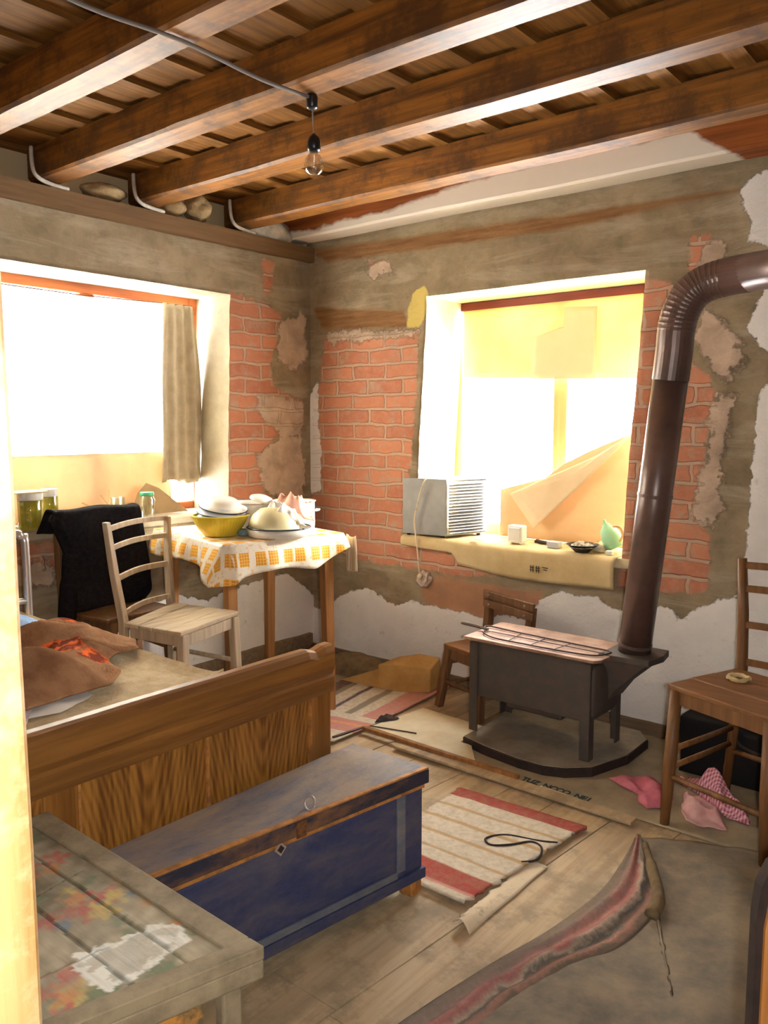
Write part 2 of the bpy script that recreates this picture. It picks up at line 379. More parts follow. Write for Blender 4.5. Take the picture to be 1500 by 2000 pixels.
m_black = plain('black_knit', srgb(34, 32, 34), srgb(24, 23, 26), 60, rough=1.0, bump=0.6, bscale=250, spec=0.05)
m_iron = plain('rusty_black_iron', srgb(84, 78, 74), srgb(100, 84, 74), 16, 0.45, 0.75, rough=0.6, metal=0.35, bump=0.4, bscale=70)
m_plate_iron = plain('worn_stove_top', srgb(184, 152, 132), srgb(140, 108, 90), 9, rough=0.45, metal=0.35, bump=0.2)
m_pipe = plain('brown_enamel_pipe', srgb(112, 88, 80), srgb(92, 74, 68), 6, rough=0.34, metal=0.25, bump=0.1, bscale=12, spec=0.6)
m_tray = plain('grey_sheet_metal', srgb(172, 162, 146), srgb(138, 130, 118), 7, rough=0.5, metal=0.3, bump=0.15)
m_darkwood = plain('dark_edge', srgb(62, 46, 40), srgb(44, 34, 32), 14, rough=0.8)
m_wire = plain('dark_wire', srgb(84, 66, 60), None, rough=0.5, metal=0.5, bump=0)
m_grey_metal = plain('grey_painted_steel', srgb(160, 160, 156), srgb(146, 147, 146), 8, rough=0.5, metal=0.2, bump=0.1)
m_louvre = plain('louvre_steel', srgb(150, 148, 146), None, rough=0.4, metal=0.5, bump=0)
m_card = plain('cardboard', srgb(214, 190, 142), srgb(198, 172, 122), 7, rough=0.9, bump=0.25, bscale=12)
m_card2 = plain('brown_cardboard', srgb(196, 154, 92), srgb(172, 130, 72), 8, rough=0.9, bump=0.25, bscale=14)
m_ink = plain('faded_ink', srgb(92, 78, 62), None, rough=0.9, bump=0)
m_ink2 = plain('teal_grey_ink', srgb(48, 62, 62), None, rough=0.8, bump=0)
m_white = plain('white_enamel', srgb(238, 236, 228), srgb(226, 222, 212), 8, rough=0.3, bump=0, spec=0.6)
m_rim = plain('dark_blue_enamel_rim', srgb(44, 50, 68), None, rough=0.3, bump=0)
m_whiteplastic = plain('white_plastic', srgb(240, 238, 230), None, rough=0.4, bump=0)
m_yellow = plain('yellow_plastic', srgb(226, 206, 72), srgb(214, 190, 58), 4, rough=0.35, bump=0)
m_greyblue = plain('grey_enamel', srgb(176, 182, 190), None, rough=0.35, bump=0)
m_paste = translucent('yellow_green_preserve', srgb(206, 192, 70), srgb(186, 172, 56), 0.35, 10, rough=0.5)
m_green = plain('green_lid', srgb(70, 170, 120), None, rough=0.4, bump=0)
m_mint = plain('mint_plastic', srgb(164, 214, 172), srgb(150, 202, 160), 6, rough=0.4, bump=0)
m_tan = plain('tan_plastic', srgb(220, 176, 124), None, rough=0.5, bump=0)
m_black_plastic = plain('black_plastic', srgb(26, 24, 26), None, rough=0.35, bump=0)
m_cloth_pink = plain('pinkish_rag', srgb(226, 180, 160), srgb(206, 150, 130), 20, rough=1, bump=0.5)
m_rag_pale = plain('pale_pink_cloth', srgb(222, 176, 172), srgb(204, 150, 150), 20, rough=1, bump=0.5)
m_rag_pink = plain('pink_cloth', srgb(208, 122, 136), srgb(188, 100, 116), 20, rough=1, bump=0.5)
m_sack = plain('grey_sack_cloth', srgb(128, 108, 78), srgb(104, 86, 62), 20, rough=1, bump=0.6, bscale=80)
m_hardboard = plain('pale_hardboard', srgb(232, 218, 186), srgb(216, 198, 160), 6, rough=0.7, bump=0.1)
m_lino = plain('worn_linoleum', srgb(170, 154, 126), srgb(142, 130, 108), 7, rough=0.55, bump=0.15, spec=0.4)
m_cover = plain('grey_brown_floor_cloth', srgb(150, 134, 112), srgb(112, 104, 92), 9, 0.38, 0.66, rough=0.9, bump=0.6, bscale=90)
m_torn = plain('torn_lining_paper', srgb(226, 208, 178), srgb(188, 168, 138), 30, 0.55, 0.7, rough=0.95, bump=0.4)
m_blackfab = plain('black_bag_fabric', srgb(24, 21, 22), None, rough=0.95, bump=0.3)
m_blue_pillow = plain('blue_pillow_cloth', srgb(132, 164, 206), srgb(160, 188, 222), 30, rough=1, bump=0.3)
m_bulb = glass('bulb_glass', (1, 0.97, 0.9, 1), 0.6)
m_chrome = plain('pale_metal_tube', srgb(214, 206, 200), None, rough=0.3, metal=0.7, bump=0)
m_paper = translucent('yellowed_window_paper', srgb(240, 216, 152), srgb(248, 230, 182), 0.13, 4)
m_paper2 = translucent('paler_window_paper', srgb(238, 218, 178), srgb(232, 210, 168), 0.08, 4)
m_brownpaper = translucent('brown_paper', srgb(216, 182, 142), srgb(226, 194, 156), 0.10, 5)
m_flap = translucent('cream_packing_sheet', srgb(236, 214, 182), srgb(228, 204, 170), 0.14, 5)
m_curtain = translucent('grey_beige_curtain', srgb(192, 180, 158), srgb(172, 158, 134), 0.12, 14)
m_sheer = translucent('sheer_curtain', srgb(250, 244, 226), srgb(244, 236, 214), 0.8, 8, transp=0.35)
m_lowpaper = translucent('cream_window_paper', srgb(240, 220, 186), srgb(228, 198, 158), 0.13, 3)
m_paperbrown = plain('kraft_paper', srgb(176, 150, 112), srgb(160, 134, 98), 8, rough=0.9, bump=0.2)
m_mesh_bag = translucent('clear_plastic_cover', srgb(236, 226, 196), srgb(214, 200, 160), 0.4, 20, transp=0.15, rough=0.25)

def stripes(name, stops, axis='v', wear=0.35, nscale=60):
    """colour stripes along UV v from constant ramp"""
    k = N(name); sp = k.n.new('ShaderNodeSeparateXYZ'); k.l.new(k.tc.outputs['UV'], sp.inputs[0])
    wob = k.math('MULTIPLY', k.math('SUBTRACT', k.noise(5), 0.5), 0.03)
    v = k.math('ADD', sp.outputs[1 if axis == 'v' else 0], wob)
    r = k.n.new('ShaderNodeValToRGB'); cr = r.color_ramp; cr.interpolation = 'LINEAR'
    cr.elements[0].position = 0; cr.elements[0].color = stops[0][1]; cr.elements[1].position = 1; cr.elements[1].color = stops[-1][1]
    for i in range(1, len(stops)):
        e = cr.elements.new(max(stops[i][0]-0.006, 0.001)); e.color = stops[i-1][1]
        e = cr.elements.new(stops[i][0]+0.006); e.color = stops[i][1]
    k.l.new(v, r.inputs[0])
    c = k.mix(k.ramp(k.noise(nscale, None, 5), 0.4, 0.7, 0, wear), r.outputs[0], srgb(158, 138, 112))
    k.col(c); k.bump(k.noise(150, k.coord((1, 1, 1))), 0.6, 0.004); return k.set(1.0, 0, 0.05)

def oilcloth():
    k = N('orange_check_oilcloth'); sp = k.n.new('ShaderNodeSeparateXYZ'); k.l.new(k.tc.outputs['UV'], sp.inputs[0])
    u, v = sp.outputs[0], sp.outputs[1]
    def cell(x, p, lo, hi):
        f = k.math('FRACT', k.math('DIVIDE', x, p))
        return k.math('MULTIPLY', k.math('GREATER_THAN', f, lo), k.math('LESS_THAN', f, hi))
    sq = k.math('MULTIPLY', k.math('MAXIMUM', cell(u, 0.128, 0.04, 0.38), cell(u, 0.128, 0.47, 0.81)), cell(v, 0.096, 0.06, 0.60))
    lines = k.math('MAXIMUM', cell(u, 0.0115, 0.0, 0.34), cell(v, 0.0115, 0.0, 0.3))
    c = k.mix(k.ramp(k.noise(55, k.coord((1, 1, 1), 'UV'), 3), 0.56, 0.62, 0, 0.6), srgb(246, 238, 222), srgb(232, 176, 120))
    org = k.mix(k.math('MULTIPLY', lines, 0.65), srgb(226, 150, 44), srgb(250, 214, 120))
    c = k.mix(sq, c, org); k.col(c); return k.set(0.28, 0, 0.5)
m_oil = oilcloth()

def blue_trunk(name, base, worn, lo=0.5, hi=0.62):
    k = N(name)
    f = k.noise(9, k.coord((1, 0.35, 1)), 8, 0.72, 0.3); g = k.noise(45, None, 6, 0.7)
    c = k.mix(k.ramp(g, 0.3, 0.7, 0, 0.6), base, tuple(x*0.55 for x in base[:3])+(1,))
    c = k.mix(k.ramp(f, lo, hi, 0, 0.85), c, worn)
    k.col(c); k.bump(g, 0.35, 0.003); return k.set(0.55, 0, 0.4)
m_trunk = blue_trunk('blue_trunk_paint', srgb(60, 68, 108), srgb(112, 104, 104), 0.42, 0.72)
m_trunk_top = blue_trunk('worn_blue_lid_paint', srgb(120, 120, 132), srgb(164, 144, 122), 0.40, 0.60)
m_trunk_edge = blue_trunk('dark_lid_edge_paint', srgb(54, 54, 70), srgb(140, 98, 62), 0.46, 0.62)
m_trunk_bare = plain('bare_orange_wood', srgb(196, 132, 66), srgb(140, 96, 56), 30, rough=0.6)
m_trunk_trim = blue_trunk('grey_blue_trim_paint', srgb(108, 114, 128), srgb(140, 134, 128), 0.45, 0.65)

def painted(name):
    k = N(name)
    c = k.attr('paint', 'Color')
    f = k.noise(70, k.coord((0.08, 1, 1)), 6, 0.7)
    c = k.mix(k.ramp(f, 0.45, 0.75, 0, 0.45), c, srgb(112, 98, 76))
    c = k.mix(k.ramp(k.noise(16, None, 7, 0.75), 0.52, 0.66, 0, 0.5), c, srgb(164, 148, 118))
    k.col(c); k.bump(f, 0.5, 0.003); return k.set(0.6, 0, 0.3)
m_paint = painted('worn_floral_paint')
m_chest = plain('chest_grey_brown_wood', srgb(150, 134, 106), srgb(114, 100, 78), 14, rough=0.7, bump=0.5)
m_chest_dark = plain('chest_dark_side', srgb(88, 76, 58), srgb(120, 98, 70), 14, rough=0.7, bump=0.5)

# ---------------------------------------------------------------- room shell
def wall_grid(name, plane, u0, u1, z0, z1, ucuts, zcuts, hole, skew, regions, thick, step=0.02):
    """plane 'x' : wall on x=0 with u=y ; plane 'y': wall on y=0 with u=x. Front face grid with a window hole and reveals."""
    def cuts(a, b, extra):
        e = sorted(set([a, b]+[x for x in extra if a < x < b])); out = []
        for i in range(len(e)-1):
            n = max(1, round((e[i+1]-e[i])/step)); out += [e[i]+(e[i+1]-e[i])*j/n for j in range(n)]
        return np.array(out+[e[-1]])
    U = cuts(u0, u1, ucuts); Z = cuts(z0, z1, zcuts)
    hu0, hu1, hz0, hz1 = hole
    def K(u, z):
        f = max(0.0, min(1.0, (u-hu0+0.5)/0.5)) * max(0.0, min(1.0, (hu1+0.6-u)/0.6)); return u+skew*f*max(0.0, (hz1-z)/(hz1-hz0))
    gu, gz = np.meshgrid(U, Z, indexing='ij')
    ku = np.vectorize(K)(gu, gz)
    F = {}
    for key in ('white', 'brick', 'mort', 'pink', 'yellow', 'wood'):
        d = np.full(gu.shape, -0.5)
        for rk, poly in regions.items():
            if rk.split('_')[1].startswith(key): d = np.maximum(d, sdf(ku.ravel(), gz.ravel(), poly).reshape(gu.shape))
        F[key] = np.clip(d, -0.5, 0.5)
    bm = B(); uvl = bm.loops.layers.uv.new('UVMap')
    lay = {k2: bm.verts.layers.float.new(k2) for k2 in F}
    nu, nz_ = gu.shape; V = [[None]*nz_ for _ in range(nu)]
    for i in range(nu):
        for j in range(nz_):
            u = float(ku[i, j]); z = float(gz[i, j])
            d = 0.010*nz(u, z, 1.3, 3)+0.005*nz(u, z, 4.1, 14)+0.003*nz(u, z, 2.1, 40)
            d += 0.008*(1/(1+math.exp(-F['white'][i, j]*120))) + 0.005*(1/(1+math.exp(-F['mort'][i, j]*120)))
            e = min(abs(gu[i, j]-hu0), abs(gu[i, j]-hu1), abs(gz[i, j]-hz0), abs(gz[i, j]-hz1))
            V[i][j] = bm.verts.new((d, u, z) if plane == 'x' else (u, -d, z))
            for k2 in F: V[i][j][lay[k2]] = float(F[k2][i, j])
    def inhole(i, j):
        um = (U[i]+U[i+1])/2; zm = (Z[j]+Z[j+1])/2; return hu0 < um < hu1 and hz0 < zm < hz1
    for i in range(nu-1):
        for j in range(nz_-1):
            if inhole(i, j): continue
            q = (V[i][j], V[i+1][j], V[i+1][j+1], V[i][j+1]) if plane == 'y' else (V[i+1][j], V[i][j], V[i][j+1], V[i+1][j+1])
            f = bm.faces.new(q); f.smooth = True
            for l, (a, b) in zip(f.loops, ([(i, j), (i+1, j), (i+1, j+1), (i, j+1)] if plane == 'y' else [(i+1, j), (i, j), (i, j+1), (i+1, j+1)])):
                l[uvl].uv = (float(ku[a, b]), float(gz[a, b]))
    # reveals
    ia = int(np.argmin(abs(U-hu0))); ib = int(np.argmin(abs(U-hu1))); ja = int(np.argmin(abs(Z-hz0))); jb = int(np.argmin(abs(Z-hz1)))
    def back(v): return bm.verts.new((-thick, v.co.y, v.co.z) if plane == 'x' else (v.co.x, thick, v.co.z))
    loop = [V[i][ja] for i in range(ia, ib+1)]+[V[ib][j] for j in range(ja+1, jb+1)]+[V[i][jb] for i in range(ib-1, ia-1, -1)]+[V[ia][j] for j in range(jb-1, ja, -1)]
    bk = [back(v) for v in loop]; n = len(loop)
    for i in range(n):
        f = bm.faces.new((loop[i], loop[(i+1) % n], bk[(i+1) % n], bk[i])); f.material_index = 1
    return bm, K
RW = {k: v for k, v in WALLS.items() if k[0] == 'R'}
LW = {k: v for k, v in WALLS.items() if k[0] == 'L'}
HR = (0.762, 1.812, 0.700, 1.838)
bm, KR = wall_grid('wall_right', 'y', -0.02, 3.36, 0, 2.36, [HR[0], HR[1]], [HR[2], HR[3]], HR, -0.062, RW, 0.36)
# solid outer leaf around the opening
def outer(bm, plane, hole, a, b, t0, t1, zt, skew=0.0):
    hu0, hu1, hz0, hz1 = hole
    for (p, q, z0, z1) in ((a, hu0-0.07, 0, zt), (hu1+0.02, b, 0, zt), (hu0-0.07, hu1+0.02, 0, hz0-0.02), (hu0-0.07, hu1+0.02, hz1+0.02, zt)):
        n0 = len(bm.faces)
        if plane == 'y': box(bm, p, q, t0, t1, z0, z1)
        else: box(bm, -t1, -t0, p, q, z0, z1)
        bm.faces.ensure_lookup_table()
        for f in bm.faces[n0:]: f.material_index = 1
outer(bm, 'y', HR, -0.4, 3.7, 0.02, 0.36, 2.36)
o = obj('wall_right', bm, None, kind='structure', mats=[m_wall, m_reveal], tri=True)
HL = (-1.78, -0.535, 0.822, 1.858)
bm, KL = wall_grid('wall_left', 'x', -2.9, 0.02, 0, 2.085, [HL[0], HL[1]], [HL[2], HL[3]], HL, -0.045, LW, 0.31)
outer(bm, 'x', (HL[0], HL[1], HL[2], HL[3]), -3.3, 0.02, 0.02, 0.31, 2.085)
n0 = len(bm.faces); box(bm, -0.31, -0.09, -3.3, 0.02, 2.085, 2.36); bm.faces.ensure_lookup_table()
o = obj('wall_left', bm, None, kind='structure', mats=[m_wall, m_reveal2], tri=True)

bm = B(); box(bm, 3.36, 3.66, -3.3, 0.02, 0, 2.36); obj('wall_far_right', bm, m_plaster, kind='structure')
bm = B(); box(bm, -0.3, 2.44, -3.24, -2.91, 0, 2.36); box(bm, 3.30, 3.66, -3.24, -2.91, 0, 2.36); box(bm, 2.44, 3.30, -3.24, -2.91, 1.98, 2.36)
obj('wall_front', bm, m_plaster, kind='structure')
# unseen passage shell added to block daylight through the doorway
bm = B(); box(bm, 1.6, 4.2, -4.75, -4.6, 0, 2.36); box(bm, 1.6, 1.75, -4.6, -3.24, 0, 2.36); box(bm, 4.05, 4.2, -4.6, -3.24, 0, 2.36); box(bm, 1.6, 4.2, -4.75, -3.24, 2.36, 2.42)
obj('wall_daylight_block', bm, m_plaster, kind='structure')
# floor: planks along y, slightly turned
bm = B(); x = -0.35; i = 0
while x < 3.75:
    wd = 0.165+0.05*random.random(); dz = random.uniform(-0.0025, 0.0); sk = 0.085
    ycut = random.uniform(-2.4, -1.0)
    for (ya, yb) in ((-4.6, ycut-0.0015), (ycut+0.0015, 0.35)):
        f = lambda y: sk*(y+1.5)
        v = [(x+0.002+f(ya), ya), (x+wd-0.002+f(ya), ya), (x+wd-0.002+f(yb), yb), (x+0.002+f(yb), yb)]
        prism(bm, v, -0.03, dz)
    x += wd
box(bm, -0.6, 4.0, -4.8, 0.5, -0.06, -0.031)
obj('floor', bm, m_floor, kind='structure')
# ceiling boards + cover battens along y
bm = B(); x = -0.3
while x < 3.66:
    wd = 0.205+0.02*random.random()
    box(bm, x+0.004, x+wd-0.004, -3.2, 0.3, 2.306, 2.328)
    box(bm, x-0.032, x+0.030, -3.2, 0.3, 2.290, 2.306)
    x += wd
box(bm, -0.32, 3.68, -3.24, 0.36, 2.328, 2.42)
obj('ceiling', bm, m_board, kind='structure')
# ceiling beams
GB = 'ceiling beams running towards the left wall'
bl = [(-0.145, -0.015, 'ceiling beam against the right wall with a limewashed lower side', 'x'),
      (-0.525, -0.415, 'ceiling beam second from the right wall, between white beam and bulb beam', ''),
      (-1.045, -0.935, 'ceiling beam with the light bulb hanging in front of it', ''),
      (-1.490, -1.385, 'ceiling beam with a long crack, crossed by the black junction', ''),
      (-1.905, -1.800, 'ceiling beam crossing the top left corner above the electric cable', ''),
      (-2.340, -2.235, 'ceiling beam overhead nearest the doorway wall but one', ''),
      (-2.800, -2.690, 'ceiling beam overhead beside the doorway wall', '')]
m_beamw = N('limewashed_beam_timber')
_c = m_beamw.mix(m_beamw.ramp(m_beamw.noise(50, m_beamw.coord((0.05, 1, 1)), 6), 0.35, 0.65), srgb(150, 84, 38), srgb(112, 58, 26))
_g = m_beamw.n.new('ShaderNodeSeparateXYZ'); m_beamw.l.new(m_beamw.tc.outputs['Object'], _g.inputs[0])
_h = m_beamw.math('ADD', _g.outputs[2], m_beamw.math('MULTIPLY', m_beamw.math('SUBTRACT', m_beamw.noise(4, m_beamw.coord((0.6, 1, 1)), 5), 0.5), 0.16))
_lim = m_beamw.ramp(_g.outputs[0], -1.75, 0.3, 0.03, 0.112)
_k2 = m_beamw.ramp(_g.outputs[0], 0.35, 0.62, 0.0, 0.2)
_k = m_beamw.ramp(m_beamw.math('SUBTRACT', m_beamw.math('SUBTRACT', _lim, _k2), _h), -0.01, 0.01)
m_beamw.col(m_beamw.mix(_k, _c, srgb(226, 216, 204))); m_beamw.set(0.8, 0, 0.2); m_beamw = m_beamw.m
for i, (y0, y1, lab, fl_) in enumerate(bl):
    bm = B(); n = 44; loops = []
    for k in range(n+1):
        xx = -0.05+3.43*k/n
        a = 0.004*nz(xx, i, 0.3, 2.2); b2 = 0.004*nz(xx, i, 5.3, 2.6); zb = 2.174+0.005*nz(xx, i, 9.3, 1.7)
        ch = 0.008+0.006*abs(nz(xx, i, 3.3, 5))
        loops.append([(xx, y0+a+ch, zb), (xx, y1+b2-ch, zb), (xx, y1+b2, zb+ch), (xx, y1+b2, 2.292), (xx, y0+a, 2.292), (xx, y0+a, zb+ch)])
    loft(bm, loops)
    obj('ceiling_beam', bm, m_beamw if fl_ else m_beam, label=lab, cat='beam', group=GB)
# limewash collars at the beam ends, part of the left wall's finish
bm = B()
for (y0, y1, lab, fl_) in bl[1:5]:
    P = [(0.012, y0-0.016, 2.29), (0.02, y0-0.02, 2.24), (0.03, y0-0.016, 2.19), (0.035, y0+0.02, 2.166), (0.03, y0+0.12, 2.158)]
    tube(bm, catmull(P, 4), [0.008+0.004*abs(nz(q*3, y0, 1, 2)) for q in range(17)], 8)
obj('trim_3', bm, m_white_limewash, kind='structure', smooth=True)
# wall plate timber on the left wall
bm = B(); n = 30; loops = []
for k in range(n+1):
    yy = -2.9+2.95*k/n; e = 0.003*nz(yy, 2, 0, 4)
    loops.append([(-0.1, yy, 2.078+e), (0.035+e, yy, 2.078+e), (0.04+e, yy, 2.15+e), (-0.1, yy, 2.158)])
loft(bm, loops); obj('trim_1', bm, m_plate, kind='structure')
def rock(c, r, seed, mat, name, label, group=None):
    bm = B(); bmesh.ops.create_icosphere(bm, subdivisions=4, radius=1)
    for v in bm.verts:
        k = 1+0.22*mn.noise(v.co*1.4+Vector((seed, 0, 0)))+0.06*mn.noise(v.co*5+Vector((seed, 0, 0)))
        v.co = Vector((v.co.x*r[0]*k, v.co.y*r[1]*k, v.co.z*r[2]*k))+Vector(c)
    return obj(name, bm, mat, smooth=True, label=label, cat='stone', group=group)
rock((-0.03, -0.835, 2.205), (0.05, 0.062, 0.042), 2, m_stone, 'infill_stone', 'smaller wedge-shaped tan stone wedged on the wall plate beside the round one', 'stones between the beam ends')
rock((-0.025, -0.70, 2.222), (0.055, 0.068, 0.058), 5, m_stone, 'infill_stone', 'round tan stone on the wall plate, right of a wedge-shaped one', 'stones between the beam ends')
rock((-0.04, -1.17, 2.20), (0.05, 0.10, 0.035), 8, m_stone, 'infill_stone', 'flat long mossy stone on the wall plate, leftmost of the stones', 'stones between the beam ends')
rock((-0.02, -0.27, 2.205), (0.06, 0.15, 0.07), 11, m_white_limewash, 'mortar_lump', 'big pale lump of mortar between beam ends near the corner')
# skirting
bm = B(); box(bm, 0.0, 3.36, -0.028, 0.01, 0, 0.055); obj('baseboard_right', bm, m_skirt, kind='structure', bevel=0.004)
bm = B(); box(bm, -0.01, 0.030, -2.9, -0.03, 0, 0.115); obj('baseboard_left', bm, m_skirt, kind='structure', bevel=0.004)

# window 1 (left wall)
def frame_win(name, plane, u0, u1, z0, z1, d, fw_, mat, mull, glassmat, rails=()):
    t = thing(name, None, None, kind='structure')
    def bx(bm, a, b, za, zb, da=0.0, db=0.05):
        if plane == 'x': box(bm, -d-db, -d-da, a, b, za, zb)
        else: box(bm, a, b, d+da, d+db, za, zb)
    bm = B(); bx(bm, u0, u0+fw_, z0, z1); bx(bm, u1-fw_, u1, z0, z1); bx(bm, u0+fw_, u1-fw_, z0, z0+fw_); bx(bm, u0+fw_, u1-fw_, z1-fw_, z1)
    obj('window_frame', bm, mat, t, bevel=0.004)
    bm = B(); bx(bm, mull-0.035, mull+0.035, z0+fw_, z1-fw_, 0.002, 0.045); obj('mullion', bm, mat, t, bevel=0.004)
    for r in rails:
        bm = B(); bx(bm, u0+fw_, mull-0.035, r-0.015, r+0.015, 0.005, 0.04); bx(bm, mull+0.035, u1-fw_, r-0.015, r+0.015, 0.005, 0.04); obj('glazing_bar', bm, mat, t)
    for (a, b) in ((u0+fw_, mull-0.035), (mull+0.035, u1-fw_)):
        bm = B(); bx(bm, a, b, z0+fw_, z1-fw_, 0.022, 0.026); obj('pane', bm, glassmat, t)
    return t
frame_win('window_1', 'x', -1.84, -0.52, 0.80, 1.875, 0.26, 0.06, m_winframe, -1.13, m_glass)
w2 = frame_win('window_2', 'y', 0.70, 1.83, 0.70, 1.845, 0.31, 0.055, m_wincream, 1.30, m_glass)
bm = B(); box(bm, 0.76, 1.81, 0.288, 0.309, 1.798, 1.835); obj('head_strip', bm, m_winred, w2, bevel=0.002)
# sills
bm = B(); box(bm, -0.31, 0.012, -1.80, -0.56, 0.79, 0.824); obj('trim_2', bm, m_reveal2, kind='structure', bevel=0.006)
bm = B(); box(bm, 0.66, 1.80, 0.0, 0.31, 0.66, 0.702); obj('trim_4', bm, m_reveal, kind='structure', bevel=0.006)
# door post of the doorway the camera looks through
t = thing('door_1', None, None, loc=(2.5, -2.95, 0), kind='structure')
bm = B(); n = 40; loops = []
for k in range(n+1):
    z = 2.0*k/n; q = 0.0035*nz(z, 1, 0, 7)+0.002*nz(z, 1, 2, 25)
    # inner corner leans slightly
    cx = 2.5545+(z-1.25)*-0.0032+q*0.5; cy = -2.8872+(z-1.25)*-0.0052
    loops.append([(2.43, cy-0.125, z), (cx, cy-0.125, z), (cx, cy-0.004, z), (cx-0.004, cy, z), (2.43, cy, z)])
loft(bm, loops); obj('door_post', bm, m_post, t)
bm = B(); box(bm, 3.20, 3.30, -3.01, -2.89, 0, 2.0); obj('door_post', bm, m_post, t)
bm = B(); box(bm, 2.43, 3.30, -3.01, -2.89, 1.98, 2.06); obj('door_head', bm, m_post, t)

# ---------------------------------------------------------------- bed
def V3(*a): return Vector(a)
t = thing('bed', 'high bed with a veneered wooden end board and beige cover', 'bed', (1.0, -2.2, 0))
# end board (plane x = 1.56)
bm = B(); box(bm, 1.538, 1.566, -2.78, -1.535, 0.04, 0.56); obj('end_board', bm, cathedral('cathedral_veneer', srgb(176, 120, 52), srgb(112, 68, 24), 2.20-1.788, 0.17), t, bevel=0.002)
bm = B(); n = 40; loops = []
for k in range(n+1):
    y = -2.80+(-1.525+2.80)*k/n
    dip = 0.009*math.exp(-((y+1.585)/0.02)**2)
    e = 0.0
    z1 = 0.640-dip+0.002*nz(y, 0, 0, 4)
    prof = [(1.528, 0.505), (1.574, 0.505), (1.577, 0.520), (1.577, 0.548), (1.571, 0.556), (1.578, 0.572), (1.580, z1-0.022), (1.571, z1-0.004), (1.560, z1), (1.540, z1), (1.528, z1-0.008)]
    loops.append([(a, y, b) for a, b in prof])
loft(bm, loops); obj('top_rail', bm, m_bedrail, t)
for ya, yb in ((-1.612, -1.535), (-2.375, -2.30)):
    bm = B(); box(bm, 1.55, 1.572, ya, yb, 0.03, 0.508); obj('stile', bm, m_bedwood, t, bevel=0.003)
for yb in (-1.965, -1.614, -2.298):
    bm = B(); box(bm, 1.564, 1.5735, yb-0.003, yb+0.003, 0.04, 0.507); obj('panel_bead', bm, m_trunk_bare, t)
for ya in (-1.60, -2.76):
    bm = B(); box(bm, 1.54, 1.575, ya, ya+0.06, 0.0, 0.04); obj('foot', bm, m_darkwood, t)
bm = B(); box(bm, 0.50, 1.535, -1.90, -1.875, 0.30, 0.56); obj('side_rail', bm, m_bedrail, t, bevel=0.003)
bm = B(); box(bm, 0.50, 1.535, -2.78, -2.755, 0.30, 0.56); obj('side_rail', bm, m_bedrail, t, bevel=0.003)
for yy in (-1.90, -2.76):
    bm = B(); box(bm, 0.50, 0.55, yy, yy+0.05, 0, 0.56); obj('leg', bm, m_bedrail, t, bevel=0.003)
# mattress with a flat cover, raised hem towards the footboard and the far side
bm = B(); nx, ny = 50, 44; V = []
for i in range(nx+1):
    row = []
    for j in range(ny+1):
        u, v = i/nx, j/ny; x = 0.49+u*1.038; y = -2.79+v*0.915
        z = 0.618+0.006*nz(x, y, 0, 5)+0.003*nz(x, y, 4, 18)
        e = max(0, 1-(1-v)*0.915/0.03); z += 0.012*e; e2 = max(0, 1-(1-u)*1.03/0.03); z += 0.014*e2
        row.append(bm.verts.new((x, y, z)))
    V.append(row)
for i in range(nx):
    for j in range(ny): bm.faces.new((V[i][j], V[i+1][j], V[i+1][j+1], V[i][j+1]))
ring = [V[i][0] for i in range(nx+1)]+[V[nx][j] for j in range(1, ny+1)]+[V[i][ny] for i in range(nx-1, -1, -1)]+[V[0][j] for j in range(ny-1, 0, -1)]
low = [bm.verts.new((v.co.x, v.co.y, 0.50)) for v in ring]
for i in range(len(ring)): bm.faces.new((ring[i], low[i], low[(i+1) % len(ring)], ring[(i+1) % len(ring)]))
bm.faces.new(low)
obj('mattress', bm, m_beige, t, smooth=False)
# pale tube head frame, mostly behind the pillow
bm = B(); pts = [V3(0.495, -1.845, 0.0), V3(0.495, -1.845, 0.80), V3(0.495, -1.86, 0.88), V3(0.492, -1.92, 0.893), V3(0.485, -2.3, 0.90), V3(0.485, -2.70, 0.895), V3(0.485, -2.76, 0.87), V3(0.485, -2.78, 0.80), V3(0.485, -2.78, 0.0)]
tube(bm, catmull(pts, 5), 0.013, 12)
obj('head_frame', bm, m_chrome, t, smooth=True)
bm = B(); tube(bm, [V3(0.495, -1.845, 0.665), V3(0.49, -2.1, 0.68), V3(0.485, -2.78, 0.68)], 0.011, 10); obj('head_rail', bm, m_chrome, t, smooth=True)

bm = crumple([(0.54, -2.30), (0.52, -2.1), (0.54, -1.93), (0.66, -1.90), (0.80, -1.97), (0.84, -2.1), (0.80, -2.30), (0.68, -2.36)], 0.624, 0.13, 2.2, 4, ridge=False, rim=0.01)
bm.faces.ensure_lookup_table()
obj('pillow', bm, m_blue_pillow, label='light blue patterned pillow at the far left end of the bed', cat='pillow', smooth=True)

# brown blanket with an orange motif
k = N('brown_wool_with_orange_motif')
nn = k.noise(14); base = k.mix(k.ramp(nn, 0.4, 0.65), srgb(164, 122, 88), srgb(134, 94, 66))
c = k.mix(k.attr('motif'), base, k.mix(k.ramp(k.noise(34, None, 3), 0.42, 0.52), srgb(240, 112, 52), srgb(130, 60, 40)))
k.col(c); k.bump(k.noise(160), 0.7, 0.004); m_blanket = k.set(1.0, 0, 0.05)
poly = [(0.87, -2.00), (0.70, -1.91), (0.90, -1.885), (1.02, -1.87), (1.13, -1.865), (1.20, -1.90), (1.20, -1.97), (1.24, -2.02), (1.36, -2.06), (1.42, -2.12), (1.42, -2.22), (1.43, -2.34), (1.49, -2.42), (1.50, -2.62), (1.2, -2.70), (0.9, -2.68), (0.90, -2.5), (0.89, -2.25)]
def bfold(x, y):
    a = math.sin((x*0.66+y*0.75)*20+3.0*nz(x, y, 3, 3)); return 0.50*a+0.25*math.sin((y-x*0.4)*24+2.5*nz(x, y, 5, 4))+0.10*(1-2*abs(nz(x, y, 9, 9)))
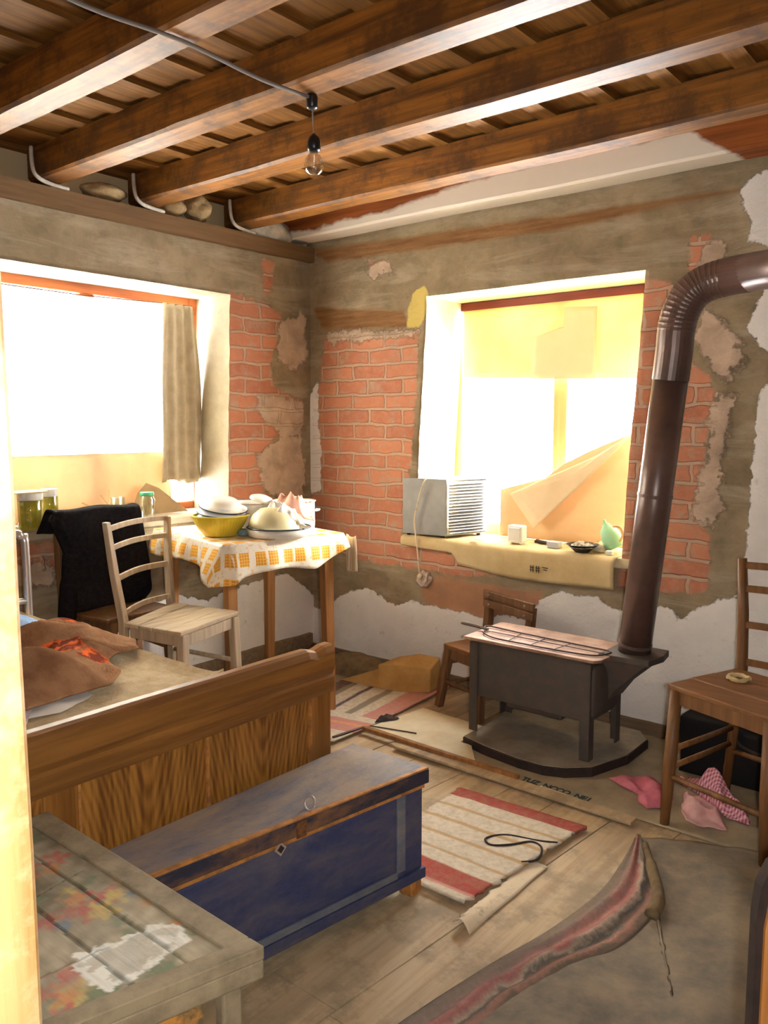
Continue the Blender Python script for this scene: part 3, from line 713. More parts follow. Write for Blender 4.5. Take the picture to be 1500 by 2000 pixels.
bm = crumple(poly, 0.626, 0.052, 2.6, 2, rings=60, seg=260, rim=0.014, fold=bfold)
lay = bm.verts.layers.float.new('motif')
for v in bm.verts:
    x, y = v.co.x, v.co.y; m = 0
    for (cx, cy, r) in ((1.165, -2.11, 0.062), (1.25, -2.06, 0.042), (0.84, -1.955, 0.05), (0.93, -1.93, 0.04)):
        d = math.hypot(x-cx, y-cy)+0.02*nz(x, y, 0, 30); m = max(m, min(1, max(0, (r-d)/0.008)))
    v[lay] = m
obj('blanket', bm, m_blanket, label='crumpled brown wool blanket with orange motif on the bed', cat='blanket', smooth=True, solid=0.006, tri=True)
bm = crumple([(1.30, -2.32), (1.40, -2.30), (1.505, -2.37), (1.50, -2.50), (1.40, -2.52), (1.30, -2.44)], 0.632, 0.03, 8, 3, rings=8, seg=50)
obj('headscarf', bm, stripes('purple_print', [(0, srgb(210, 196, 196)), (0.5, srgb(90, 62, 92)), (1, srgb(210, 196, 196))]), label='small purple and white printed cloth at the bed corner beside the post', cat='cloth', smooth=True)
bm = crumple([(1.16, -2.30), (1.26, -2.17), (1.34, -2.14), (1.42, -2.17), (1.47, -2.28), (1.40, -2.45), (1.22, -2.45)], 0.624, 0.008, 8, 6, rings=8, seg=50, rim=0.003)
obj('bed_sheet', bm, plain('white_sheet', srgb(232, 226, 216), None, rough=0.9, bump=0.2), label='white sheet showing under the folds of the brown blanket', cat='sheet', smooth=True)

# ---------------------------------------------------------------- table
TB = V3(0.67, -1.16, 0.785); TA = V3(0.775, -0.62, 0.785); TC = V3(0.055, -1.03, 0.785); TD = TA+(TC-TB)
t = thing('table', 'wooden kitchen table with square tapered legs under orange oilcloth', 'table', ((TA+TC)/2).xy.to_3d())
bm = B(); prism(bm, [TB.xy, TA.xy, TD.xy, TC.xy], 0.760, 0.785); obj('tabletop', bm, m_tablewood, t, bevel=0.002)
ex = (TA-TB).normalized(); ey = (TC-TB).normalized()
bm = B(); ins = 0.06
I = [TB+(ex+ey)*ins, TA+(-ex+ey)*ins, TD-(ex+ey)*ins, TC+(ex-ey)*ins]
for a, b in zip(I, I[1:]+I[:1]): bar(bm, (a.x, a.y, 0.715), (b.x, b.y, 0.715), 0.02, 0.085)
obj('apron', bm, m_tablewood, t)
LB = [(0.598, -1.075, 0.045), (0.720, -0.655, 0.046), (0.235, -0.53, 0.044), (0.10, -0.98, 0.044)]
for (x, y, wd), (dx, dy) in zip(LB, ((0.012, -0.008), (0.01, 0.012), (-0.02, 0.01), (-0.012, -0.01))):
    bm = B(); bar(bm, (x+dx, y+dy, 0.0), (x, y, 0.76), wd*0.8, wd*0.8, up=ex, w2=wd, h2=wd); obj('leg', bm, m_tablewood, t, bevel=0.003)
# oilcloth: top + overhanging skirt with waves, draped corner
bm = B(); uvl = bm.loops.layers.uv.new('UVMap'); uvd = {}
cen = (TA+TC)/2; o_ = 0.006; zt = 0.789
cor = [TB, TA, TD, TC]; cor = [c+(c-cen).normalized()*0.012 for c in cor]
NS = 34; per = []
for a, b, nm in ((cor[3], cor[0], 'front'), (cor[0], cor[1], 'right'), (cor[1], cor[2], 'back'), (cor[2], cor[3], 'wall')):
    for i in range(NS): per.append((a.lerp(b, i/NS), (b-a).normalized(), nm, i/NS))
def uvof(p): q = p-cor[0]; return (q.dot(ex), q.dot(ey))
n = len(per); R = 10; rows = []
inner = []
G = 18
# top grid
top = [[None]*(G+1) for _ in range(G+1)]
per_pos = [p[0] for p in per]
ctr = bm.verts.new((cen.x, cen.y, zt)); uvd[ctr] = uvof(cen)
rings_ = []
for r in range(1, 9):
    row = []
    for (p, d, nm, tt) in per:
        q = cen.lerp(p, r/8); v = bm.verts.new((q.x, q.y, zt+(0.0015*nz(q.x, q.y, 0, 9) if r < 8 else 0))); uvd[v] = uvof(q); row.append(v)
    rings_.append(row)
def drop(nm, tt):
    if nm == 'front': return 0.100+0.010*math.sin(tt*9)+0.065*max(0, (tt-0.80)/0.20)**1.3
    if nm == 'right': return 0.122+0.045*max(0, 1-tt/0.14)**1.3+0.010*math.sin(tt*9+1)-0.055*max(0, (tt-0.72)/0.28)
    if nm == 'back': return 0.06
    return 0.05
for s in range(1, R+1):
    row = []
    for idx, (p, d, nm, tt) in enumerate(per):
        nrm = V3(d.y, -d.x, 0)
        if tt < 1e-6: nrm = (p-cen).normalized()
        f = s/R; L_ = drop(nm, tt)
        wave = 0.018*math.sin(tt*(19 if nm == 'right' else 14)+1.0)*f
        # near corner flap pulled towards the left front
        fl_ = 0.0
        if nm == 'front' and tt > 0.72: fl_ = (tt-0.72)/0.28
        if nm == 'right' and tt < 0.06: fl_ = 1-tt/0.06
        out = 0.010+0.012*f+wave*0.5
        pull = ey*0.13*fl_*f
        if nm == 'front' and tt > 0.72: pull = ey*(0.13*fl_*f)
        q = V3(p.x, p.y, zt)+nrm*out*math.sin(min(1, f*1.5)*1.57)+pull*0.9
        q.z = zt-L_*f+0.004*(1-f) if s > 1 else zt-L_*f*0.6
        v = bm.verts.new(q); b0 = V3(p.x, p.y, zt)+nrm*L_*f; uvd[v] = uvof(b0); row.append(v)
    rings_.append(row)
for i in range(n): bm.faces.new((ctr, rings_[0][i], rings_[0][(i+1) % n]))
for r in range(len(rings_)-1):
    for i in range(n):
        j = (i+1) % n; bm.faces.new((rings_[r][i], rings_[r+1][i], rings_[r+1][j], rings_[r][j]))
for f in bm.faces:
    f.smooth = True
    for l in f.loops: l[uvl].uv = uvd[l.vert]
obj('tablecloth', bm, m_oil, label='orange and white checked oilcloth draped over the kitchen table', cat='tablecloth', solid=0.002)
# striped towel hanging off the far end
bm = B(); uvl = bm.loops.layers.uv.new('UVMap'); V = []
for i in range(17):
    row = []
    for j in range(15):
        u, v = i/16, j/14
        a = V3(0.822, -0.575, 0); b = V3(0.745, -0.545, 0); p = a.lerp(b, u)
        z = 0.775-v*0.150-0.01*math.sin(u*3); p = p+V3(0.01, 0.002, 0)*(math.sin(u*16)*(0.3+v))
        row.append(bm.verts.new((p.x, p.y, z)))
    V.append(row)
for i in range(16):
    for j in range(14):
        f = bm.faces.new((V[i][j], V[i+1][j], V[i+1][j+1], V[i][j+1])); f.smooth = True
        for l, (a, b) in zip(f.loops, ((i, j), (i+1, j), (i+1, j+1), (i, j+1))): l[uvl].uv = (b/14, a/16)
st = [(0, srgb(222, 210, 186)), (0.16, srgb(196, 176, 140)), (0.24, srgb(222, 210, 186)), (0.42, srgb(196, 176, 140)), (0.5, srgb(222, 210, 186)), (0.68, srgb(196, 176, 140)), (0.76, srgb(222, 210, 186))]
obj('tea_towel', bm, stripes('beige_towel_stripes', st, wear=0.1), label='beige striped towel hanging off the right end of the table', cat='towel', solid=0.004)

# ---------------------------------------------------------------- things on the table
zt = 0.7925
def shell(bm, prof_out, th, c, tilt=None, seg=40):
    """prof_out: outer profile bottom->top; returns a bowl with thickness"""
    inn = [(max(r-th, 0.0005), z+(th if i == 0 else 0)) for i, (r, z) in enumerate(prof_out)][::-1]
    return lathe(bm, [(0.0005, prof_out[0][1])]+prof_out+inn+[(0.0005, prof_out[0][1]+th)], c, seg, tilt)
t = thing('plastic_bowl', 'yellow ribbed plastic bowl full of enamel plates on the table', 'bowl', (0.455, -1.0, zt))
bm = B(); loops = []; seg = 96
prof = [(0.0005, 0.0), (0.066, 0.0), (0.070, 0.006), (0.088, 0.028), (0.104, 0.055), (0.113, 0.078), (0.119, 0.080), (0.119, 0.084), (0.109, 0.084), (0.100, 0.057), (0.084, 0.030), (0.064, 0.008), (0.0005, 0.008)]
for i, (r, z) in enumerate(prof):
    loops.append([V3(0.455+(r*(1+(0.012*(k % 2) if 2 <= i <= 5 else 0)))*math.cos(2*math.pi*k/seg), -1.0+(r*(1+(0.012*(k % 2) if 2 <= i <= 5 else 0)))*math.sin(2*math.pi*k/seg), zt+z) for k in range(seg)])
loft(bm, loops); obj('bowl_wall', bm, m_yellow, t, smooth=False)
def plate(c, r, dep, tx, ty, name, label, mat=m_white, inv=True, group=None):
    t = thing(name, label, 'plate' if 'plate' in name else 'basin', c, group=group)
    T = Matrix.Rotation(tx, 3, 'X') @ Matrix.Rotation(ty, 3, 'Y')
    s = -1 if inv else 1
    pr = [(0.0005, 0), (r*0.5, 0), (r*0.62, s*dep*0.25), (r*0.78, s*dep*0.8), (r, s*dep), (r, s*(dep)+0.004*1), (r*0.78, s*dep*0.8+0.004), (r*0.62, s*dep*0.25+0.004), (r*0.5, 0.004), (0.0005, 0.004)]
    bm = B(); lathe(bm, pr, c, 40, T); obj('dish', bm, mat, t, smooth=True)
    bm = B(); P = [Vector(c)+T @ V3(r*math.cos(a*math.pi/20), r*math.sin(a*math.pi/20), s*dep+0.002) for a in range(41)]; tube(bm, P, 0.0028, 6); obj('rim', bm, m_rim, t, smooth=True)
    return t
plate((0.455, -0.99, zt+0.088), 0.100, 0.012, 0.05, 0.05, 'enamel_plate', 'grey enamel plate lowest in the yellow bowl', m_greyblue, group='plates in the yellow bowl')
plate((0.450, -0.985, zt+0.112), 0.100, 0.022, 0.04, 0.16, 'enamel_plate', 'blue-rimmed grey enamel plate tilted in the middle of the yellow bowl stack', m_greyblue, group='plates in the yellow bowl')
plate((0.440, -0.965, zt+0.142), 0.100, 0.034, 0.02, 0.22, 'enamel_plate', 'white enamel plate lying upside down on top of the yellow bowl stack', m_white, group='plates in the yellow bowl')
# enamel tray with upturned basin
t = thing('enamel_tray', 'round white enamel tray with dark rim at the table edge', 'tray', (0.655, -0.86, zt))
bm = B(); shell(bm, [(0.118, 0.0), (0.126, 0.006), (0.130, 0.034)], 0.004, (0.655, -0.86, zt), seg=48); obj('dish', bm, m_white, t, smooth=True)
bm = B(); tube(bm, [V3(0.655+0.130*math.cos(a*math.pi/24), -0.86+0.130*math.sin(a*math.pi/24), zt+0.036) for a in range(49)], 0.003, 6); obj('rim', bm, m_rim, t, smooth=True)
bm = B(); T = Matrix.Rotation(0.12, 3, 'Y') @ Matrix.Rotation(-0.1, 3, 'X')
lathe(bm, [(0.105, 0.0), (0.102, 0.018), (0.092, 0.045), (0.066, 0.072), (0.030, 0.084), (0.0005, 0.086)], (0.640, -0.875, zt+0.030), 40, T)
obj('cream_basin', bm, plain('cream_enamel', srgb(226, 218, 176), srgb(214, 204, 160), 6, rough=0.35, bump=0), label='cream basin upside down in the white enamel tray', cat='basin', smooth=True)
bm = B(); lathe(bm, [(0.012, 0), (0.016, 0.004), (0.016, 0.028), (0.012, 0.032)], (0.70, -0.925, zt+0.03), 20); obj('white_cup', bm, m_white, label='tiny white enamel cup in the tray in front of the basin', cat='cup', smooth=True)
bm = crumple([(0.60, -0.88), (0.66, -0.80), (0.72, -0.77), (0.74, -0.82), (0.71, -0.90), (0.64, -0.92)], zt+0.106, 0.035, 16, 7, rings=10, seg=60, rim=0.003)
for v in bm.verts:
    d = math.hypot(v.co.x-0.645, v.co.y+0.87); v.co.z -= max(0, d-0.03)**1.0*0.75
obj('cleaning_rag', bm, m_white, label='white rag bunched over the upturned cream basin', cat='rag', smooth=True, solid=0.003)
bm = crumple([(0.56, -0.80), (0.62, -0.74), (0.70, -0.70), (0.745, -0.74), (0.70, -0.81), (0.62, -0.84)], zt+0.118, 0.05, 15, 12, rings=10, seg=60, rim=0.003)
for v in bm.verts:
    d = math.hypot(v.co.x-0.63, v.co.y+0.78); v.co.z -= max(0, d-0.04)*0.9
obj('kitchen_towel', bm, m_cloth_pink, label='pinkish crumpled towel between the basin and the tall white pot', cat='towel', smooth=True, solid=0.003)
def pot(c, r, h, name, label, th=0.004):
    t = thing(name, label, 'pot', c)
    bm = B(); shell(bm, [(r*0.93, 0), (r*0.98, 0.008), (r, 0.02), (r, h-0.006), (r*1.03, h)], th, c, seg=44); obj('pot_wall', bm, m_white, t, smooth=True)
    bm = B(); tube(bm, [V3(c[0]+r*1.03*math.cos(a*math.pi/22), c[1]+r*1.03*math.sin(a*math.pi/22), c[2]+h) for a in range(45)], 0.0032, 6); obj('rim', bm, plain('tan_rim_'+name, srgb(150, 128, 110), None, rough=0.4, bump=0), t, smooth=True)
    for s in (0, math.pi):
        a = s+0.5; p = V3(c[0]+r*math.cos(a), c[1]+r*math.sin(a), c[2]+h*0.7); d = V3(math.cos(a), math.sin(a), 0); e = V3(-math.sin(a), math.cos(a), 0)
        bm = B(); tube(bm, catmull([p-e*0.025, p-e*0.022+d*0.018, p+e*0.022+d*0.018, p+e*0.025], 5), 0.004, 6); obj('handle', bm, m_white, t, smooth=True)
    return t
pot((0.565, -0.69, zt), 0.092, 0.125, 'enamel_pot', 'tall white enamel pot at the right end of the table')
pot((0.385, -0.80, zt), 0.098, 0.115, 'enamel_tub', 'white enamel tub behind the yellow bowl')
bm = B(); T = Matrix.Rotation(0.3, 3, 'Y')
lathe(bm, [(0.05, 0), (0.049, 0.008), (0.03, 0.016), (0.0005, 0.018)], (0.45, -0.77, zt+0.128), 24, T)
obj('saucer', bm, m_white, label='small white lid with a pink edge lying on the tub', cat='lid', smooth=True)
bm = B(); lathe(bm, [(0.022, 0), (0.026, 0.01), (0.022, 0.022), (0.012, 0.028)], (0.545, -0.955, zt), 20)
obj('glass_dish', bm, plain('blue_green_glass', srgb(120, 150, 156), None, rough=0.15, bump=0), label='small blue-green glass dish between the yellow bowl and the tray', cat='dish', smooth=True)

# ---------------------------------------------------------------- left window sill
def jar(x, y, r, h, lab, grp=None, z0=0.826):
    t = thing('preserve_jar', lab, 'jar', (x, y, z0), group=grp)
    bm = B(); lathe(bm, [(r*0.9, 0.002), (r*0.97, 0.008), (r*0.97, h*0.78), (0.0005, h*0.78)], (x, y, z0), 28); obj('preserve', bm, m_paste, t, smooth=True)
    bm = B(); lathe(bm, [(r*0.93, 0), (r, 0.008), (r, h*0.80), (r*0.9, h*0.86), (r*0.9, h*0.9)], (x, y, z0), 28); obj('jar_wall', bm, m_jar, t, smooth=True)
    bm = B(); lathe(bm, [(r*0.97, h*0.80), (r*1.0, h*0.82), (r*1.0, h*0.985), (r*0.96, h), (0.0005, h)], (x, y, z0), 28); obj('jar_cover', bm, m_whiteplastic, t, smooth=True)
GJ = 'yellow preserve jars on the left window sill'
jar(-0.045, -1.545, 0.048, 0.150, 'large jar of yellow-green preserve, middle of three on the left sill', GJ)
jar(-0.10, -1.435, 0.034, 0.155, 'jar of yellow-green preserve right of the large one on the sill', GJ)
jar(-0.06, -1.67, 0.036, 0.140, 'jar of yellow-green preserve left of the large one beside the post', GJ)
bm = B(); prism(bm, [(-0.13, -1.73), (0.01, -1.70), (0.02, -1.50), (-0.10, -1.49)], 0.9775, 0.9815); obj('cardboard_sheet', bm, m_card, label='flat piece of cardboard resting on top of the yellow jars', cat='cardboard')
t = thing('glass_jar', 'empty glass jar with a green lid on the left window sill', 'jar', (-0.03, -1.015, 0.826))
bm = B(); lathe(bm, [(0.030, 0), (0.034, 0.006), (0.034, 0.085), (0.028, 0.096), (0.028, 0.104)], (-0.03, -1.015, 0.826), 28); obj('jar_wall', bm, m_jar, t, smooth=True)
bm = B(); lathe(bm, [(0.030, 0.102), (0.031, 0.104), (0.031, 0.116), (0.029, 0.118), (0.0005, 0.118)], (-0.03, -1.015, 0.826), 28); obj('lid', bm, m_green, t, smooth=True)
bm = B(); lathe(bm, [(0.024, 0), (0.029, 0.006), (0.031, 0.10), (0.028, 0.10), (0.024, 0.008)], (-0.08, -1.13, 0.826), 28); obj('drinking_glass', bm, m_jar, label='small open glass on the sill left of the green-lidded jar', cat='glass', smooth=True)
bm = B(); v = [bm.verts.new(p) for p in ((-0.155, -1.02, 0.827), (-0.175, -0.965, 0.93), (-0.18, -0.915, 0.972), (-0.175, -0.85, 0.945), (-0.14, -0.71, 0.827))]; bm.faces.new(v)
obj('brown_paper_sheet', bm, m_paperbrown, label='sheet of brown paper with rounded top standing on the left sill', cat='paper', solid=0.0015)
# dry stems behind the glass
bm = B()
for a, b in (((-0.12, -1.10, 0.828), (-0.2, -1.14, 0.93)), ((-0.13, -1.12, 0.828), (-0.22, -1.22, 0.90)), ((-0.14, -1.15, 0.83), (-0.21, -1.09, 0.95))): tube(bm, [V3(*a), V3(*b)], 0.003, 5)
obj('dry_stems', bm, m_tan, label='few dry orange stems leaning behind the small open glass', cat='stems')

# ---------------------------------------------------------------- window dressing, left
def hang(name, mat, y0, y1, z0, z1, x, amp, freq, label, cat, nu=60, nv=30, pinch=0.0, solid=0.0008, narrow=None, hemwave=0.0):
    bm = B(); V = []
    for i in range(nu+1):
        row = []
        for j in range(nv+1):
            u, v = i/nu, j/nv; yy0, yy1 = (narrow(v) if narrow else (y0, y1))
            y = yy0+(yy1-yy0)*u; z = z1+(z0-z1)*v+hemwave*v*math.sin(u*7)
            q = x+amp*(0.5+0.5*v)*math.sin(u*freq+0.8*math.sin(v*3))+amp*0.4*nz(u*4, v*2, 3.3, 1.5)
            row.append(bm.verts.new((q, y, z)))
        V.append(row)
    for i in range(nu):
        for j in range(nv): f = bm.faces.new((V[i][j], V[i+1][j], V[i+1][j+1], V[i][j+1])); f.smooth = True
    return obj(name, bm, mat, label=label, cat=cat, solid=solid)
hang('sheer_curtain', m_sheer, -1.80, -0.775, 1.10, 1.80, -0.245, 0.005, 30, 'thin blown-out white curtain across the left window', 'curtain')
hang('gathered_curtain', m_curtain, -0.80, -0.585, 0.965, 1.812, -0.205, 0.016, 24, 'grey-beige gathered curtain bunched at the right of the left window', 'curtain', 70, 34, narrow=lambda v: (-0.775-0.02*math.sin(v*3.1)-0.035*v**3, -0.60+0.045*math.sin(min(1, v*1.15)*2.4)*0.9), hemwave=0.012)
bm = B(); V = []
for i in range(31):
    row = []
    for j in range(13):
        u, v = i/30, j/12; y = -1.80+u*1.05; z = 0.828+v*0.285
        row.append(bm.verts.new((-0.232+0.030*v*0-0.004*nz(y, z, 0, 6)+0.02*(1-v)+0.006*nz(y, z, 3, 14), y, z)))
    V.append(row)
for i in range(30):
    for j in range(12): f = bm.faces.new((V[i][j], V[i+1][j], V[i+1][j+1], V[i][j+1])); f.smooth = True
obj('lower_window_paper', bm, m_lowpaper, label='creased cream paper covering the lower part of the left window', cat='paper', solid=0.0012)
bm = B(); tube(bm, [V3(-0.235, -1.80, 1.808), V3(-0.222, -1.2, 1.800), V3(-0.215, -0.60, 1.815)], 0.0028, 6); obj('curtain_wire', bm, m_wire, label='thin curtain wire stretched across the top of the left window', cat='wire')

# ---------------------------------------------------------------- chairs
def ladder_chair(name, label, corners, foot, seat_z, tops, slats, mwood, mseat, th=0.016, leg=0.030, planks=4, round_leg=False, bow=0.02, stretch=(0.16, 0.26), slat_h=0.018, group=None):
    """corners: BL, BR, FR, FL of the seat (xy). tops: the two tops of the back posts. foot: four feet in the same order"""
    c = [Vector((p[0], p[1], 0)) for p in corners]; cen = sum(c, Vector())/4
    t = thing(name, label, 'chair', (cen.x, cen.y, 0), group=group)
    BL, BR, FR, FL = c
    # seat planks running from side to side of the back
    bm = B()
    for i in range(planks):
        a0, a1 = i/planks+0.004, (i+1)/planks-0.004
        e = 0.012
        p = [BL.lerp(FL, a0), BR.lerp(FR, a0), BR.lerp(FR, a1), BL.lerp(FL, a1)]
        s = (BR-BL).normalized()*e; p = [p[0]-s, p[1]+s, p[2]+s, p[3]-s]
        prism(bm, [(q.x, q.y) for q in p], seat_z-th+random.uniform(-0.001, 0.001), seat_z+random.uniform(-0.001, 0.0015))
    obj('seat', bm, mseat, t, bevel=0.004)
    ft = [Vector((p[0], p[1], 0)) for p in foot]
    def leg_(a, b, w1, w2, nm='leg'):
        bm = B()
        if round_leg: tube(bm, [a, a.lerp(b, 0.5), b], [w1*0.46, w2*0.55, w2*0.5], 12)
        else: bar(bm, a, b, w1, w1, up=(FL-BL), w2=w2, h2=w2)
        obj(nm, bm, mwood, t, bevel=0 if round_leg else 0.003, smooth=round_leg)
    sh = 0.02
    def inset(p): return p+(cen-p).normalized()*sh
    leg_(ft[2], inset(FR)+Vector((0, 0, seat_z-th)), leg*0.85, leg)
    leg_(ft[3], inset(FL)+Vector((0, 0, seat_z-th)), leg*0.85, leg)
    PB = []
    for k, (p, f, tp) in enumerate(((BL, ft[0], tops[0]), (BR, ft[1], tops[1]))):
        tp = Vector(tp); m = Vector((p.x, p.y, seat_z)); bm = B()
        f3 = Vector((f.x, f.y, 0)); d = (BL-FL).normalized()*leg*0.3
        pts = [f3, m+d, m+d+(tp-m)*0.5, tp]
        PB.append((m+d, tp))
        if round_leg: tube(bm, pts, [leg*0.42, leg*0.5, leg*0.48, leg*0.40], 12)
        else:
            L = []
            s = (BR-BL).normalized(); q = (BL-FL).normalized()
            for P_, ww in zip(pts, (leg*0.8, leg, leg*0.95, leg*0.8)): L.append([P_+s*a*ww/2+q*b*ww/2 for a, b in ((-1, -1), (1, -1), (1, 1), (-1, 1))])
            loft(bm, L)
        obj('back_post', bm, mwood, t, bevel=0 if round_leg else 0.003, smooth=round_leg)
    back = (BL-FL).normalized()
    for (z, hh) in slats:
        bm = B(); ends = []
        for (m, tp) in PB: f = (z-m.z)/(tp.z-m.z); ends.append(m+(tp-m)*f)
        n = 10; L = []
        for i in range(n+1):
            u = i/n; p = ends[0].lerp(ends[1], u)+back*bow*math.sin(u*math.pi)+Vector((0, 0, 0.006*math.sin(u*math.pi)))
            L.append([p+back*a*0.006+Vector((0, 0, b*hh/2)) for a, b in ((-1, -0.9), (1, -0.9), (1, 0.9), (0, 1.15), (-1, 0.9))])
        loft(bm, L); obj('back_slat', bm, mwood, t)
    # aprons
    for a, b in ((FL, FR), (BL, FL), (BR, FR), (BL, BR)):
        bm = B(); a2 = inset(a); b2 = inset(b); bar(bm, (a2.x, a2.y, seat_z-th-0.022), (b2.x, b2.y, seat_z-th-0.022), 0.014, 0.042); obj('apron', bm, mwood, t, bevel=0.002)
    def on(k, z):
        top = [BL, BR, FR, FL][k]; top = Vector((top.x, top.y, seat_z)) if k < 2 else inset(top)+Vector((0, 0, seat_z)); return ft[k].lerp(top, z/seat_z)
    for a, b, z in ((3, 0, stretch[0]), (2, 1, stretch[0]), (3, 2, stretch[1]), (0, 1, stretch[1]), (3, 0, stretch[1]+0.08), (2, 1, stretch[1]+0.08)):
        bm = B(); tube(bm, [on(a, z), on(b, z)], 0.0095, 8); obj('stretcher', bm, mwood, t, smooth=True)
    return t
# pale chair tucked to the table, facing right
ladder_chair('ladder_back_chair', 'pale worn ladder-back chair with planked seat tucked at the table', [(0.515, -1.496), (0.378, -1.190), (0.708, -1.128), (0.794, -1.452)],
    [(0.50, -1.50), (0.355, -1.185), (0.70, -1.12), (0.80, -1.455)], 0.530, [(0.45, -1.519, 0.892), (0.31, -1.155, 0.872)],
    [(0.866, 0.020), (0.797, 0.020), (0.685, 0.022), (0.556, 0.020)], m_chairwood, m_seatwood, leg=0.032, planks=4, bow=0.022)
# chair with the jacket against the left wall
ladder_chair('kitchen_chair', 'dark wooden chair under a black jacket against the left wall', [(0.10, -1.49), (0.10, -1.17), (0.345, -1.175), (0.36, -1.46)],
    [(0.09, -1.50), (0.09, -1.16), (0.35, -1.17), (0.365, -1.465)], 0.508, [(0.085, -1.505, 0.885), (0.085, -1.15, 0.875)],
    [(0.85, 0.04), (0.70, 0.03)], m_chair2, m_chair2, leg=0.032, planks=1, bow=0.012)
# black jacket over that chair
bm = B(); V = []
front = [(-1.530, -1.150, 0.905), (-1.548, -1.142, 0.87), (-1.520, -1.134, 0.80), (-1.500, -1.126, 0.74), (-1.497, -1.115, 0.66), (-1.505, -1.114, 0.60), (-1.520, -1.135, 0.55), (-1.52, -1.165, 0.515)]
backp = [(-1.530, -1.150, 0.905), (-1.55, -1.14, 0.86), (-1.57, -1.135, 0.82)]
rows = []
for (a, b, z) in reversed(backp): rows.append((a, b, z, 0.055))
rows.append((-1.53, -1.15, 0.914, 0.085))
for i, (a, b, z) in enumerate(front): rows.append((a, b, z, 0.122+0.012*min(i, 3)/3+(0.035 if i > 5 else 0.0)))
rr = [catmull([V3(r[3], r[0], r[2]) for r in rows], 4), catmull([V3(r[3], r[1], r[2]) for r in rows], 4)]
for a, b in zip(*rr):
    row = []
    for i in range(41):
        u = i/40; p = a.lerp(b, u); s = math.sin(u*math.pi)
        p.z -= 0.004*math.sin(u*9); p.x += 0.010*nz(u*5, p.z*6, 1.2, 1)+0.008*s
        if u < 0.06 or u > 0.94: p.x -= 0.012
        row.append(bm.verts.new(p))
    V.append(row)
for i in range(len(V)-1):
    for j in range(40): bm.faces.new((V[i][j], V[i+1][j], V[i+1][j+1], V[i][j+1]))
t = thing('jacket', 'black knitted jacket hung over the back of the wall chair', 'jacket', (0.12, -1.32, 0.52))
obj('jacket_body', bm, m_black, t, smooth=True, solid=0.014)
bm = B(); tube(bm, catmull([V3(0.14, -1.49, 0.74), V3(0.15, -1.505, 0.62), V3(0.165, -1.525, 0.50), V3(0.17, -1.53, 0.42)], 5), [0.028]*5+[0.034]*6+[0.030]*5, 12); obj('sleeve', bm, m_black, t, smooth=True)
bm = B(); tube(bm, catmull([V3(0.072, -1.20, 0.80), V3(0.06, -1.19, 0.60), V3(0.062, -1.21, 0.42), V3(0.066, -1.215, 0.34)], 5), [0.022]*16, 10); obj('sleeve', bm, m_black, t, smooth=True)
# chair at the right
ladder_chair('rail_back_chair', 'brown wooden chair with thin back rails at the right edge', [(2.325, -0.352), (2.64, -0.45), (2.535, -0.785), (2.205, -0.662)],
    [(2.30, -0.37), (2.66, -0.43), (2.537, -0.80), (2.223, -0.714)], 0.437, [(2.312, -0.335, 0.805), (2.66, -0.40, 0.80)],
    [(0.782, 0.022), (0.705, 0.022), (0.585, 0.022), (0.46, 0.022)], m_chair3, m_seat3, leg=0.037, planks=3, round_leg=True, bow=0.008, stretch=(0.18, 0.155))
bm = B(); pts = [V3(2.36+0.034*math.cos(a*0.4)*(1-a*0.006), -0.49+0.030*math.sin(a*0.4), 0.447+0.003*math.sin(a*1.3)) for a in range(44)]
tube(bm, pts, 0.0055, 7); obj('rope_coil', bm, m_card, label='small coil of cord lying on the right chair seat', cat='rope', smooth=True)
# little chair behind the stove
ladder_chair('low_chair', 'small low wooden chair half hidden behind the stove', [(1.135, -0.045), (1.375, -0.115), (1.300, -0.335), (1.070, -0.265)],
    [(1.13, -0.04), (1.39, -0.11), (1.305, -0.35), (1.045, -0.275)], 0.285, [(1.155, -0.045, 0.475), (1.415, -0.115, 0.468)],
    [], m_chair2, m_seat3, leg=0.036, planks=1, bow=0.0, stretch=(0.10, 0.12), th=0.022)
t = [o for o in C.objects if o.name == 'low_chair'][0]
for z in (0.488, 0.447):
    bm = B(); bar(bm, (1.14, -0.066, z), (1.438, -0.146, z-0.012), 0.014, 0.036); obj('back_slat', bm, m_chair2, t, bevel=0.003)
    for q in (0.13, 0.85):
        p = V3(1.14, -0.066, z).lerp(V3(1.438, -0.146, z-0.012), q)+V3(-0.002, -0.009, 0); bm = B(); bmesh.ops.create_uvsphere(bm, u_segments=10, v_segments=6, radius=0.0055, matrix=Matrix.Translation(p)); obj('screw_head', bm, m_tray, t, smooth=True)

# ---------------------------------------------------------------- stove
t = thing('hearth_plate', 'dark-edged sheet metal floor plate with rounded front under the stove', 'plate', (1.65, -0.37, 0))
pl = [(1.385, -0.592), (1.50, -0.622), (1.66, -0.645), (1.76, -0.642), (1.83, -0.612), (1.90, -0.545), (1.955, -0.36), (1.955, -0.17), (1.90, -0.10), (1.42, -0.10), (1.385, -0.14)]
bm = B(); prism(bm, pl, 0.006, 0.040); obj('plate_edge', bm, m_darkwood, t, bevel=0.003)
pc = V3(1.66, -0.37, 0); bm = B(); prism(bm, [(pc.x+(a-pc.x)*0.985, pc.y+(b-pc.y)*0.98) for a, b in pl], 0.040, 0.0435); obj('plate_top', bm, m_tray, t)
for (x, y) in ((1.45, -0.5), (1.85, -0.5), (1.45, -0.2), (1.85, -0.2)):
    bm = B(); box(bm, x-0.02, x+0.02, y-0.02, y+0.02, 0, 0.008); obj('foot', bm, m_darkwood, t)
z0 = 0.0435
t = thing('wood_stove', 'small black iron wood stove with rusty top plate on four legs', 'stove', (1.62, -0.385, z0))
